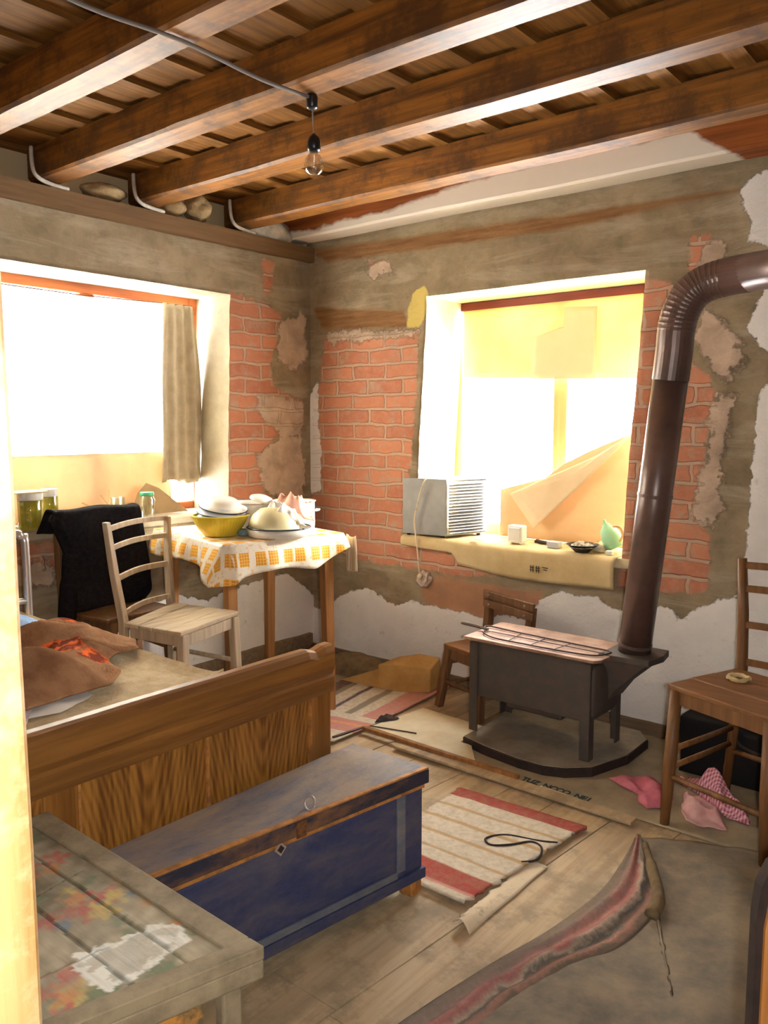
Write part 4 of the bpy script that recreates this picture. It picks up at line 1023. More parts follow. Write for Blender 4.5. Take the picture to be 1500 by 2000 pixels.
bm = B(); box(bm, 1.368, 1.868, -0.512, -0.252, 0.185, 0.408); obj('firebox', bm, m_iron, t, bevel=0.004)
bm = B(); box(bm, 1.50, 1.74, -0.47, -0.29, 0.150, 0.186); obj('ash_box', bm, m_iron, t, bevel=0.01)
bm = B(); prism(bm, [(1.340, -0.530), (1.885, -0.525), (1.905, -0.50), (1.908, -0.235), (1.345, -0.235), (1.335, -0.25)], 0.408, 0.420); obj('top_plate', bm, m_plate_iron, t, bevel=0.003)
for (x, y, dx) in ((1.364, -0.518, -1), (1.872, -0.518, 1), (1.872, -0.246, 1), (1.364, -0.246, -1)):
    bm = B(); wx = 0.036; sy = 1 if y < -0.4 else -1
    L = [(x-wx if dx > 0 else x, y), (x if dx > 0 else x+wx, y), (x if dx > 0 else x+wx, y+0.006*sy), (x-wx if dx > 0 else x, y+0.006*sy)]
    prism(bm, L, z0, 0.40); box(bm, min(x, x-0.006*dx), max(x, x-0.006*dx), min(y+0.0061*sy, y+0.04*sy), max(y+0.0061*sy, y+0.04*sy), z0, 0.3999)
    obj('leg', bm, m_iron, t)
# end door with a bulged panel
bm = B(); prof = []
n = 12; rowsl = []
for s, (ins_, xx) in enumerate(((0.0, 1.869), (0.0, 1.876), (0.012, 1.884), (0.03, 1.893), (0.06, 1.897))):
    row = []
    for k in range(36):
        a = k/36*2*math.pi; cx, cz = math.cos(a), math.sin(a); e = 0.28
        yy = abs(cx)**e*(1 if cx > 0 else -1)*(0.112-ins_); zz = abs(cz)**e*(1 if cz > 0 else -1)*(0.100-ins_)
        row.append((xx, -0.395+yy, 0.292+zz))
    rowsl.append(row)
loft(bm, rowsl); obj('end_door', bm, m_iron, t, smooth=True)
# tapered smoke box
bm = B(); loft(bm, [[(1.866, -0.415, 0.235), (1.885, -0.415, 0.235), (1.885, -0.262, 0.235), (1.866, -0.262, 0.235)], [(1.866, -0.425, 0.30), (1.93, -0.42, 0.30), (1.93, -0.262, 0.30), (1.866, -0.255, 0.30)], [(1.866, -0.43, 0.40), (2.030, -0.41, 0.40), (2.035, -0.252, 0.40), (1.866, -0.245, 0.40)]])
obj('smoke_box', bm, m_iron, t, bevel=0.004)
bm = B(); prism(bm, [(1.862, -0.44), (2.040, -0.415), (2.058, -0.32), (2.045, -0.235), (1.862, -0.232)], 0.400, 0.424); obj('smoke_box_lid', bm, m_iron, t, bevel=0.003)
# pipe
t = thing('stove_pipe', 'brown enamelled stove pipe rising from the stove and bending right', 'pipe', (1.952, -0.33, 0.424))
bm = B(); p0 = V3(1.952, -0.33, 0.424); p1 = V3(2.085, -0.385, 1.566); m = p0.lerp(p1, 0.88)
tube(bm, [p0, m], 0.058, 32); obj('straight_pipe', bm, m_pipe, t, smooth=True)
E5 = catmull([p0.lerp(p1, 0.85), p0.lerp(p1, 0.93), V3(2.081, -0.383, 1.560), V3(2.096, -0.384, 1.622), V3(2.125, -0.380, 1.672), V3(2.170, -0.373, 1.702), V3(2.235, -0.372, 1.716), V3(2.300, -0.382, 1.720)], 12)
rad = [0.0605+(0.0014 if (i % 3 == 0 and 22 < i < 70) else 0) for i in range(len(E5))]
bm = B(); tube(bm, E5, rad, 32); obj('elbow', bm, m_pipe, t, smooth=False)
bm = B(); tube(bm, [V3(2.285, -0.380, 1.720), V3(2.50, -0.43, 1.724), V3(3.20, -0.53, 1.73), V3(3.357, -0.56, 1.73)], 0.0595, 32); obj('flue_pipe', bm, m_pipe, t, smooth=True)
for a in (0.02, 0.5):
    q = p0.lerp(p1, a); d = (p1-p0).normalized(); bm = B(); tube(bm, [q, q+d*0.012], 0.0602, 32); obj('pipe_collar', bm, m_pipe, t, smooth=False)
# wire toasting rack on top
t = thing('toasting_rack', 'long-handled wire toasting rack lying on the stove top', 'rack', (1.6, -0.44, 0.4215))
zz = 0.4255
bm = B(); tube(bm, catmull([V3(1.372, -0.421, zz), V3(1.345, -0.36, zz+0.002), V3(1.469, -0.363, zz), V3(1.65, -0.375, zz), V3(1.809, -0.384, zz), V3(1.885, -0.39, zz), V3(1.893, -0.43, zz), V3(1.859, -0.48, zz), V3(1.745, -0.497, zz), V3(1.60, -0.50, zz), V3(1.463, -0.497, zz), V3(1.395, -0.465, zz+0.002), V3(1.372, -0.421, zz)], 5), 0.0032, 7); obj('wire_frame', bm, m_wire, t, smooth=True)
bm = B(); tube(bm, catmull([V3(1.380, -0.418, zz+0.003), V3(1.32, -0.424, zz+0.010), V3(1.275, -0.431, zz+0.014), V3(1.262, -0.425, zz+0.015), V3(1.275, -0.418, zz+0.014), V3(1.32, -0.410, zz+0.010), V3(1.380, -0.408, zz+0.003)], 5), 0.0034, 7); obj('handle', bm, m_wire, t, smooth=True)
bm = B()
for u in (0.25, 0.5, 0.75): tube(bm, [V3(1.40+0.44*u, -0.37-0.01*u, zz), V3(1.43+0.38*u, -0.498, zz)], 0.0018, 5)
tube(bm, [V3(1.37, -0.421, zz), V3(1.885, -0.43, zz)], 0.0018, 5)
obj('cross_wire', bm, m_wire, t)

# ---------------------------------------------------------------- right window
def sheet_on(name, pts, mat, label, cat='paper', solid=0.0012, wob=0.004):
    """flat-ish polygon sheet in the plane of the right window; pts (x, y, z)"""
    bm = B(); c = sum((V3(*p) for p in pts), Vector())/len(pts); prev = None; cv = bm.verts.new(c); n = len(pts); M_ = 8; per = []
    for i in range(n):
        a, b = V3(*pts[i]), V3(*pts[(i+1) % n])
        for j in range(M_): per.append(a.lerp(b, j/M_))
    for r in range(1, 7):
        row = []
        for p in per:
            q = c.lerp(p, r/6); q.y += wob*nz(q.x, q.z, 1.7, 7)+wob*0.5*nz(q.x, q.z, 4, 19); row.append(bm.verts.new(q))
        m_ = len(row)
        for i in range(m_):
            j = (i+1) % m_
            if prev is None: bm.faces.new((cv, row[i], row[j]))
            else: bm.faces.new((prev[i], row[i], row[j], prev[j]))
        prev = row
    return obj(name, bm, mat, label=label, cat=cat, solid=solid, smooth=True)
sheet_on('window_paper', [(0.775, 0.292, 1.475), (1.80, 0.292, 1.435), (1.80, 0.292, 1.80), (0.775, 0.292, 1.80)], m_paper, 'yellowed paper covering the upper third of the right window')
sheet_on('window_paper_patch', [(1.16, 0.282, 1.455), (1.17, 0.282, 1.645), (1.325, 0.282, 1.685), (1.33, 0.282, 1.77), (1.485, 0.282, 1.76), (1.49, 0.282, 1.445)], m_paper2, 'paler stepped paper patch taped over the yellowed window paper')
sheet_on('window_cardboard', [(1.02, 0.262, 0.705), (1.02, 0.262, 0.93), (1.258, 0.262, 0.995), (1.36, 0.262, 1.067), (1.483, 0.262, 1.128), (1.70, 0.255, 1.215), (1.72, 0.255, 0.90), (1.66, 0.25, 0.705)], m_brownpaper, 'brown cardboard sheet standing in the lower right of the window', 'cardboard', 0.003)
sheet_on('packing_sheet', [(1.092, 0.225, 0.915), (1.237, 0.20, 0.763), (1.482, 0.215, 0.993), (1.70, 0.235, 1.215), (1.527, 0.235, 1.108), (1.331, 0.235, 1.022)], m_flap, 'cream packing sheet folded diagonally over the brown cardboard')
# kraft paper draped over the sill front
bm = B(); V = []; xs = [0.632, 0.70, 0.80, 0.90, 0.945, 0.955, 1.05, 1.15, 1.25, 1.40, 1.55, 1.66, 1.733]; lowz = [0.655, 0.652, 0.648, 0.645, 0.643, 0.598, 0.586, 0.574, 0.566, 0.564, 0.568, 0.572, 0.574]
def lz(x): return float(np.interp(x, xs, lowz))
X = np.linspace(0.632, 1.733, 60)
for x in X:
    row = []
    for k in range(6): row.append(bm.verts.new((x, 0.16-k*0.034, 0.7045+0.002*nz(x, k, 0, 5))))
    for k in range(1, 9):
        f = k/8; z = 0.703+(lz(x)-0.703)*f; row.append(bm.verts.new((x, -0.024-0.006*math.sin(f*3)-0.003*nz(x, z, 0, 9), z)))
    V.append(row)
for i in range(len(V)-1):
    for j in range(len(V[0])-1): f = bm.faces.new((V[i][j], V[i+1][j], V[i+1][j+1], V[i][j+1])); f.smooth = True
t = obj('sill_cardboard', bm, m_card, label='buff cardboard strip draped over the right window sill with printed marks', cat='cardboard', solid=0.002)
bm = B()
def stroke(bm, a, b, y=-0.0345, w_=0.0045): bar(bm, (a[0], y, a[1]), (b[0], y, b[1]), 0.0008, w_, up=(0, 0, 1) if abs(a[0]-b[0]) > abs(a[1]-b[1]) else (0, 0, 1)) if abs(a[0]-b[0]) > abs(a[1]-b[1]) else box(bm, a[0]-w_/2, a[0]+w_/2, y-0.0004, y+0.0004, min(a[1], b[1]), max(a[1], b[1]))
for a, b in (((1.352, 0.628), (1.372, 0.626)), ((1.352, 0.617), (1.372, 0.615)), ((1.357, 0.636), (1.357, 0.606)), ((1.368, 0.636), (1.368, 0.606)), ((1.380, 0.627), (1.400, 0.625)), ((1.380, 0.616), (1.400, 0.614)), ((1.385, 0.635), (1.385, 0.605)), ((1.396, 0.635), (1.396, 0.605)), ((1.412, 0.632), (1.440, 0.630)), ((1.418, 0.622), (1.436, 0.6205))): stroke(bm, a, b)
obj('printed_mark', bm, m_ink, t)
bm = B(); 
for q in ((0.97, 0.03), (1.02, -0.005), (1.0, 0.06)): prism(bm, [(q[0], q[1]), (q[0]+0.05, q[1]-0.015), (q[0]+0.055, q[1]-0.008), (q[0]+0.003, q[1]+0.01)], 0.7075+0.001*random.random(), 0.709)
obj('straw_scraps', bm, m_tan, label='few straw-coloured scraps scattered on the sill cardboard', cat='scraps')
# grey heater box with louvred side
t = thing('electric_heater', 'grey steel heater box with louvred side on the right sill', 'heater', (0.78, 0.12, 0.706))
zb = 0.716; zt2 = 0.985; A_ = V3(0.636, -0.020, 0); B_ = V3(0.880, 0.000, 0); C_ = V3(0.955, 0.245, 0); D_ = V3(0.765, 0.27, 0)
bm = B(); s = 0.006
prism(bm, [A_.xy, B_.xy, (B_+(C_-B_).normalized()*0.012).xy, (A_+(D_-A_)*0.05).xy], zb, zt2); obj('front_panel', bm, m_grey_metal, t, bevel=0.004)
bm = B(); prism(bm, [A_.xy, B_.xy, C_.xy, D_.xy], zt2-0.006, zt2); prism(bm, [A_.xy, B_.xy, C_.xy, D_.xy], zb, zb+0.006); prism(bm, [(D_-(D_-A_).normalized()*0.01).xy, (C_-(C_-B_).normalized()*0.01).xy, C_.xy, D_.xy], zb, zt2); obj('casing', bm, m_grey_metal, t)
bm = B(); nf = 17
for i in range(nf):
    z = zb+0.018+i*(zt2-zb-0.036)/(nf-1); a = B_+(C_-B_)*0.06; b = B_+(C_-B_)*0.95
    nrm = V3((C_-B_).y, -(C_-B_).x, 0).normalized()
    v = [bm.verts.new(p) for p in ((a.x, a.y, z+0.005), (b.x, b.y, z+0.005), (b.x+nrm.x*0.012, b.y+nrm.y*0.012, z-0.006), (a.x+nrm.x*0.012, a.y+nrm.y*0.012, z-0.006))]; bm.faces.new(v)
obj('louvre', bm, m_louvre, t, solid=0.0015)
for p in (A_+V3(0.025, 0.02, 0), B_+V3(-0.03, 0.02, 0), C_+V3(-0.03, -0.03, 0), D_+V3(0.03, -0.03, 0)):
    bm = B(); lathe(bm, [(0.010, 0), (0.010, 0.012)], (p.x, p.y, 0.7055), 12); obj('rubber_foot', bm, m_black_plastic, t)
bm = B(); tube(bm, catmull([V3(0.80, 0.05, 0.990), V3(0.786, -0.028, 0.988), V3(0.765, -0.034, 0.945), V3(0.742, -0.036, 0.87), V3(0.722, -0.036, 0.79), V3(0.735, -0.040, 0.70), V3(0.750, -0.044, 0.62), V3(0.752, -0.038, 0.56), V3(0.750, -0.028, 0.525)], 6), 0.0038, 8)
obj('power_cord', bm, m_torn, label='cream power cord hanging from the grey heater down to the socket', cat='cord', smooth=True)
t = thing('wall_socket', 'broken plaster-covered wall socket under the grey heater', 'socket', (0.752, 0, 0.49))
bm = B(); bmesh.ops.create_icosphere(bm, subdivisions=4, radius=1)
for v in bm.verts:
    kk = 1+0.35*mn.noise(v.co*2.1)+0.15*mn.noise(v.co*5); v.co = V3(0.762+v.co.x*0.042*kk, -0.008+v.co.y*0.016*kk, 0.498+v.co.z*0.038*kk)
obj('plaster_surround', bm, plain('pinkish_plaster_lump', srgb(204, 182, 164), srgb(180, 156, 138), 40, rough=1, bump=0.6), t, smooth=True)
bm = B(); lathe(bm, [(0.014, 0), (0.014, 0.012), (0.008, 0.016), (0.0005, 0.016)], (0.75, -0.022, 0.515), 14, Matrix.Rotation(math.pi/2, 3, 'X')); obj('plug', bm, m_torn, t, smooth=True)
# small things on the sill
t = thing('alarm_clock', 'small white box-shaped clock on the right window sill', 'clock', (1.225, 0.07, 0.7065))
bm = B(); box(bm, 1.185, 1.262, 0.05, 0.10, 0.712, 0.790); obj('casing', bm, m_whiteplastic, t, bevel=0.008)
bm = B(); box(bm, 1.195, 1.252, 0.046, 0.051, 0.722, 0.780); obj('face_frame', bm, m_white, t, bevel=0.002)
for xx in (1.195, 1.245):
    bm = B(); box(bm, xx, xx+0.01, 0.06, 0.09, 0.7065, 0.713); obj('foot', bm, m_whiteplastic, t)
for (a, b, c_, d_, lab) in ((1.27, 0.17, 1.36, 0.12, 'short dark stick on the sill just behind the white clock'), (1.28, 0.14, 1.42, 0.11, 'longer dark stick on the sill, reaching towards the little grey box')):
    bm = B(); bar(bm, (a, b, 0.7135), (c_, d_, 0.7135), 0.014, 0.012); obj('dark_stick', bm, m_darkwood, label=lab, cat='stick', bevel=0.003)
bm = B(); prism(bm, [(1.385, 0.05), (1.44, 0.045), (1.445, 0.085), (1.39, 0.09)], 0.7065, 0.734); obj('match_box', bm, m_greyblue, label='tiny grey-blue box on the sill left of the black dish', cat='box', bevel=0.002)
t = thing('ash_dish', 'black dish full of pale bits on the right sill', 'dish', (1.565, 0.03, 0.7065))
bm = B(); shell(bm, [(0.030, 0), (0.034, 0.004), (0.058, 0.026), (0.070, 0.034)], 0.004, (1.565, 0.03, 0.7065), seg=36); obj('dish_wall', bm, m_black_plastic, t, smooth=True)
bm = crumple([(1.565+0.055*math.cos(a), 0.03+0.055*math.sin(a)) for a in [i*math.pi/8 for i in range(16)]], 0.728, 0.022, 26, 3, rings=8, seg=48, rim=0.0); obj('dish_contents', bm, plain('pale_bits', srgb(214, 204, 188), srgb(120, 104, 88), 60, rough=1), t, kind='stuff')
t = thing('plastic_jug', 'tipped mint green plastic jug with tan handle at the right sill end', 'jug', (1.665, 0.10, 0.7065))
T = Matrix.Rotation(-0.45, 3, 'Y')
bm = B(); lathe(bm, [(0.034, 0.0), (0.040, 0.006), (0.042, 0.05), (0.034, 0.085), (0.018, 0.10), (0.016, 0.108), (0.008, 0.112), (0.007, 0.128), (0.0005, 0.130)], (1.682, 0.10, 0.726), 28, T); obj('jug_body', bm, m_mint, t, smooth=True)
bm = B(); tube(bm, catmull([V3(1.68, 0.075, 0.822), V3(1.712, 0.070, 0.820), V3(1.726, 0.070, 0.79), V3(1.712, 0.072, 0.76)], 6), 0.0065, 8); obj('handle', bm, m_tan, t, smooth=True)
bm = crumple([(1.58, 0.08), (1.65, 0.06), (1.66, 0.13), (1.60, 0.17), (1.56, 0.13)], 0.7055, 0.035, 12, 5, rings=8, seg=40); obj('paper_scrap', bm, m_torn, label='crumpled beige paper behind the black dish on the sill', cat='paper', smooth=True, solid=0.0015)
bm = B(); box(bm, 1.672, 1.70, 0.02, 0.045, 0.7065, 0.724); obj('white_cube', bm, m_whiteplastic, label='tiny white cube at the right end of the sill', cat='cube', bevel=0.003)

# ---------------------------------------------------------------- ceiling light
t = thing('light_bulb', 'clear glass light bulb hanging on a wire from the beams', 'lamp', (1.39, -1.395, 1.95))
bm = B(); c_ = (1.39, -1.395, 1.955); lathe(bm, [(0.0005, 0), (0.012, 0.002), (0.024, 0.012), (0.0285, 0.028), (0.024, 0.045), (0.015, 0.060), (0.0125, 0.072)], c_, 28); obj('bulb_glass', bm, m_bulb, t, smooth=True)
bm = B(); lathe(bm, [(0.0135, 0.066), (0.019, 0.072), (0.020, 0.09), (0.016, 0.104), (0.007, 0.112), (0.004, 0.116)], c_, 20); obj('bulb_holder', bm, m_black_plastic, t, smooth=True)
bm = B(); tube(bm, [V3(1.39, -1.395, 2.068), V3(1.391, -1.40, 2.12), V3(1.392, -1.402, 2.15)], 0.0022, 6); obj('flex', bm, m_louvre, t)
bm = B(); tube(bm, catmull([V3(1.383, -1.395, 1.99), V3(1.386, -1.395, 1.978), V3(1.394, -1.395, 1.978), V3(1.397, -1.395, 1.99)], 4), 0.0007, 5); obj('filament', bm, m_wire, t)
bm = B(); lathe(bm, [(0.012, 0), (0.016, 0.004), (0.017, 0.03), (0.013, 0.044)], (1.392, -1.403, 2.135), 20); obj('junction_box', bm, m_black_plastic, label='small black round junction under the cracked beam', cat='junction box', smooth=True)
bm = B(); tube(bm, catmull([V3(1.372, -3.0, 2.165), V3(1.382, -2.34, 2.168), V3(1.381, -2.088, 2.158), V3(1.393, -1.85, 2.166), V3(1.395, -1.6, 2.155), V3(1.392, -1.405, 2.165)], 8), 0.0055, 8)
obj('electric_cable', bm, plain('dusty_grey_cable', srgb(116, 106, 98), None, rough=0.8, bump=0), label='grey electric cable running under the beams to the black junction', cat='cable', smooth=True)

# ---------------------------------------------------------------- blue trunk
t = thing('blue_trunk', 'long dark blue painted wooden trunk with a worn lid', 'trunk', (1.70, -1.95, 0))
FR_ = V3(1.851, -1.480, 0); BR_ = V3(1.600, -1.487, 0); FLt = V3(1.722, -2.305, 0); BLt = V3(1.585, -2.305, 0)
def tp(a, b, z): 
    """a: 0 right..1 left along the length, b: 0 front..1 back"""
    f = FR_.lerp(V3(1.718, -2.370, 0), a); k_ = BR_.lerp(V3(1.477, -2.355, 0), a); p = f.lerp(k_, b); return V3(p.x, p.y, z)
bk = 0.10  # the far left end narrows behind the painted chest
body = [tp(0, 0, 0), tp(0, 0.93, 0), tp(1, 0.93, 0), tp(1, 0, 0)]
for i, p in enumerate(body):
    if p.x < 1.586: body[i] = V3(1.586, p.y, 0)
bm = B(); prism(bm, [(p.x, p.y) for p in body], 0.045, 0.300); obj('trunk_body', bm, m_trunk, t, bevel=0.003)
lid = [tp(-0.012, -0.05, 0), tp(-0.012, 1.0, 0), tp(1.0, 1.0, 0), tp(1.0, -0.05, 0)]
lid = [V3(max(p.x, 1.584), p.y, 0) for p in lid]
bm = B(); prism(bm, [(p.x, p.y) for p in lid], 0.302, 0.3385); obj('lid_edge', bm, m_trunk_edge, t, bevel=0.002)
c0 = sum(lid, Vector())/4
bm = B(); prism(bm, [(c0.x+(p.x-c0.x)*0.995, c0.y+(p.y-c0.y)*0.998) for p in lid], 0.3385, 0.345); obj('lid_board', bm, m_trunk_top, t, bevel=0.002)
def on_front(a0, a1, z0_, z1_, out=0.006, nm='trim', mat=None):
    p, q = tp(a0, 0, 0), tp(a1, 0, 0); nrm = V3((p-q).y, -(p-q).x, 0).normalized(); 
    if nrm.x < 0: nrm = -nrm
    bm = B(); prism(bm, [(p.x, p.y), (p.x+nrm.x*out, p.y+nrm.y*out), (q.x+nrm.x*out, q.y+nrm.y*out), (q.x, q.y)], z0_, z1_); obj(nm, bm, mat or m_trunk_trim, t, bevel=0.0015)
on_front(0.0, 1.0, 0.291, 0.300, 0.009, 'bare_strip', m_trunk_bare)
on_front(-0.01, 1.0, 0.3405, 0.3455, 0.0135, 'bare_edge', m_trunk_bare)
on_front(0.075, 0.105, 0.085, 0.290, 0.007, 'front_trim')
on_front(0.105, 1.0, 0.070, 0.088, 0.007, 'front_trim')
on_front(-0.005, 1.0, 0.040, 0.068, 0.010, 'base_board', m_trunk)
p, q = tp(0, 0, 0), tp(0, 0.93, 0)
for a in (0.03, 0.93):
    for b in (0.06, 0.82):
        p = tp(a, b, 0); bm = B(); box(bm, p.x-0.022, p.x+0.022, p.y-0.022, p.y+0.022, 0, 0.046); obj('foot', bm, m_trunk_bare, t, bevel=0.004)
# lock: hasp ring, keyhole plate
P = tp(0.405, 0.03, 0.346); bm = B(); tube(bm, [P+V3(0.016*math.cos(a*math.pi/10), 0.006*math.sin(a*math.pi/10), 0.014+0.015*math.sin(a*math.pi/10)) for a in range(21)], 0.0022, 6); obj('lock_ring', bm, m_chrome, t, smooth=True)
p, q = tp(0.44, -0.055, 0), tp(0.47, -0.055, 0); bm = B(); prism(bm, [(p.x, p.y), (p.x+0.004, p.y), (q.x+0.004, q.y), (q.x, q.y)], 0.300, 0.338); obj('hasp', bm, plain('rusty_hasp', srgb(150, 100, 60), srgb(90, 66, 50), 60, rough=0.5, metal=0.4), t)
bm = B(); c_ = tp(0.515, 0, 0.288); e1 = (tp(0, 0, 0)-tp(1, 0, 0)).normalized()
pts4 = [c_+e1*0.016, c_+V3(0, 0, 0.017), c_-e1*0.016, c_-V3(0, 0, 0.017)]
L = [[x_+V3(0.007, 0, 0) for x_ in pts4], [x_+V3(0.010, 0, 0) for x_ in pts4]]; loft(bm, L); obj('keyhole_plate', bm, m_chrome, t)
bm = B(); L = [[c_+(x_-c_)*0.6+V3(0.0101, 0, 0) for x_ in pts4], [c_+(x_-c_)*0.6+V3(0.0112, 0, 0) for x_ in pts4]]; loft(bm, L); obj('keyhole', bm, m_darkwood, t)

# ---------------------------------------------------------------- painted chest
CZ = 0.480
def q_(x, y): return (3.094+(x-3.094)*0.9333, -3.154+(y+3.154)*0.9333)
t = thing('painted_chest', 'old wooden chest with worn painted flowers and torn white label', 'chest', (1.88, -2.62, 0))
fx0, fx1, fy0, fy1 = 1.592, 2.240, -2.885, -2.392
front = lambda y: fx1-(fy1-y)*0.27          # the front of the chest runs slightly askew
bm = B(); prism(bm, [(front(-2.41)-0.03, -2.41), (fx0+0.015, -2.395), (fx0+0.015, -2.875), (front(-2.875)-0.03, -2.875)], 0.05, 0.43); obj('chest_body', bm, m_chest_dark, t, bevel=0.003)
for (x, y) in ((front(-2.43)-0.035, -2.43), (fx0+0.03, -2.41), (fx0+0.03, -2.86), (front(-2.86)-0.035, -2.86)):
    bm = B(); box(bm, x-0.024, x+0.018, y-0.018, y+0.018, 0, 0.43); obj('corner_post', bm, m_chest, t, bevel=0.004)
bm = B(); prism(bm, [(front(fy1), fy1), (fx0, -2.378), (fx0, fy0), (front(fy0), fy0)], 0.432, 0.464); obj('lid_edge', bm, m_chest, t, bevel=0.004)
fl_blobs = [('r', 1.663, -2.464, 0.046), ('r', 1.67, -2.407, 0.038), ('o', 1.702, -2.432, 0.029), ('r', 1.845, -2.52, 0.046), ('o', 1.828, -2.456, 0.038), ('r', 1.864, -2.469, 0.046), ('r', 1.854, -2.412, 0.042), ('y', 1.889, -2.441, 0.042), ('y', 1.869, -2.4, 0.034), ('o', 1.842, -2.374, 0.020), ('o', 1.93, -2.378, 0.020), ('o', 1.735, -2.37, 0.018), ('r', 2.004, -2.567, 0.042), ('y', 2.047, -2.586, 0.063), ('o', 2.042, -2.594, 0.034), ('r', 2.011, -2.604, 0.029), ('o', 1.652, -2.365, 0.020), ('g', 2.083, -2.563, 0.052), ('g', 1.566, -2.402, 0.042), ('g', 1.986, -2.442, 0.038), ('y', 1.789, -2.452, 0.025), ('b', 1.883, -2.384, 0.022), ('b', 1.876, -2.506, 0.026), ('g', 1.787, -2.411, 0.029), ('g', 1.78, -2.499, 0.029), ('r', 2.071, -2.619, 0.034), ('g', 1.939, -2.445, 0.029), ('g', 2.10, -2.47, 0.05), ('g', 2.05, -2.40, 0.03), ('o', 2.02, -2.39, 0.02), ('r', 1.60, -2.56, 0.05), ('y', 1.75, -2.65, 0.05), ('r', 1.80, -2.70, 0.05), ('g', 1.70, -2.70, 0.05), ('r', 1.98, -2.75, 0.05), ('y', 1.95, -2.70, 0.04)]
pal = {'r': srgb(176, 96, 84), 'o': srgb(194, 134, 84), 'y': srgb(190, 166, 98), 'g': srgb(112, 122, 92), 'b': srgb(112, 124, 134)}
paperp = [q_(*p) for p in [(1.993, -2.560), (1.960, -2.535), (1.975, -2.498), (1.985, -2.434), (1.995, -2.398), (2.035, -2.380), (2.078, -2.400), (2.072, -2.432), (2.088, -2.497), (2.078, -2.528), (2.064, -2.56), (2.029, -2.555)]]
NX, NY = 170, 130; gx = np.linspace(fx0+0.005, fx1-0.032, NX+1); gy = np.linspace(fy0+0.005, -2.428, NY+1)
GX, GY = np.meshgrid(gx, gy, indexing='ij')
SD = sdf(GX.ravel(), GY.ravel(), paperp).reshape(GX.shape)
bm = B(); lay = bm.verts.layers.float_color.new('paint'); V = []
b1 = np.array(srgb(182, 168, 142)[:3]); b2 = np.array(srgb(112, 104, 82)[:3]); blob = [(a,)+q_(x_, y_)+(r_*0.9,) for (a, x_, y_, r_) in fl_blobs]
for i in range(NX+1):
    row = []
    for j in range(NY+1):
        x, y = float(GX[i, j]), float(GY[i, j]); xx = min(x, front(y)-0.030)
        q = max(0, min(1, 0.5+0.6*nz(x*0.35, y, 0, 16)+0.4*nz(x, y, 3, 45))); c = b1*q+b2*(1-q)
        for (kk, bx_, by_, r) in blob:
            dx, dy = x-bx_, y-by_
            if abs(dx) > r*1.5 or abs(dy) > r*1.5: continue
            a = math.atan2(dy, dx); d = math.hypot(dx, dy)/(1+0.30*math.sin(a*5+bx_*40))+0.5*r*nz(x, y, 7, 70)
            wear = 0.5+0.9*nz(x, y, 2, 26)+0.5*nz(x*0.3, y, 4, 120)
            m_ = max(0, min(1, (r*0.72-d)/(r*0.3)))*max(0, min(0.95, wear+0.35)); c = c*(1-m_)+np.array(pal[kk][:3])*m_
        s_ = float(SD[i, j])+0.012*nz(x, y, 5, 45)+0.007*nz(x, y, 5, 110)
        if s_ > 0:
            inner = s_ > 0.014 and nz(x, y, 8, 20) > -0.25; mm_ = min(1, s_/0.002); m_ = mm_*(0.55+0.35*nz(x, y, 3, 30) if inner else 1.0)
            c = c*(1-m_)+np.array(srgb(228, 226, 214)[:3])*m_
        z = CZ+0.0012*nz(x*0.2, y, 1, 30)
        seam = min(abs(y-(-2.555)+0.03*(x-1.9)), abs(y-(-2.69)+0.01*(x-1.8)), abs(y-(-2.478)+0.015*(x-1.8)), abs(x-1.86+0.15*(y+2.6))*1.4+max(0, abs(y+2.5)-0.05), abs(x-2.05-0.1*(y+2.6))*1.4+max(0, abs(y+2.6)-0.06))
        if seam < 0.0028: z -= 0.003; c = c*0.5
        v = bm.verts.new((xx, y, z)); v[lay] = (float(c[0]), float(c[1]), float(c[2]), 1); row.append(v)
    V.append(row)
for i in range(NX):
    for j in range(NY):
        if V[i][j].co.x < V[i+1][j].co.x-1e-5 or V[i][j+1].co.x < V[i+1][j+1].co.x-1e-5: f = bm.faces.new((V[i][j], V[i+1][j], V[i+1][j+1], V[i][j+1]))
bmesh.ops.delete(bm, geom=[v for v in bm.verts if not v.link_faces], context='VERTS')
for f in bm.faces: f.normal_update()
obj('painted_lid', bm, m_paint, t, tri=True)
bm = B(); prism(bm, [(fx0+0.001, fy0+0.001), (front(fy0)-0.01, fy0+0.001), (front(-2.42)-0.01, -2.42), (fx0+0.001, -2.42)], 0.463, CZ-0.006); obj('lid_base', bm, m_chest_dark, t)
bm = B(); prism(bm, [(front(fy1)-0.032, fy1), (fx0, -2.378), (fx0, -2.424), (front(-2.43)-0.032, -2.434)], 0.463, 0.4845); obj('lid_frame', bm, m_chest, t, bevel=0.003)
bm = B(); prism(bm, [(front(fy1)+0.002, fy1-0.001), (front(fy1)-0.031, fy1-0.001), (front(fy0)-0.031, fy0), (front(fy0)+0.002, fy0)], 0.463, 0.4855); obj('lid_frame', bm, m_chest, t, bevel=0.003)
bm = B(); prism(bm, [(front(-2.47)-0.024, -2.47), (front(-2.47)-0.030, -2.47), (front(-2.78)-0.030, -2.78), (front(-2.78)-0.024, -2.78)], 0.29, 0.415); obj('front_panel', bm, plain('orange_painted_panel', srgb(196, 134, 60), srgb(96, 84, 58), 9, 0.46, 0.54, rough=0.6), t)

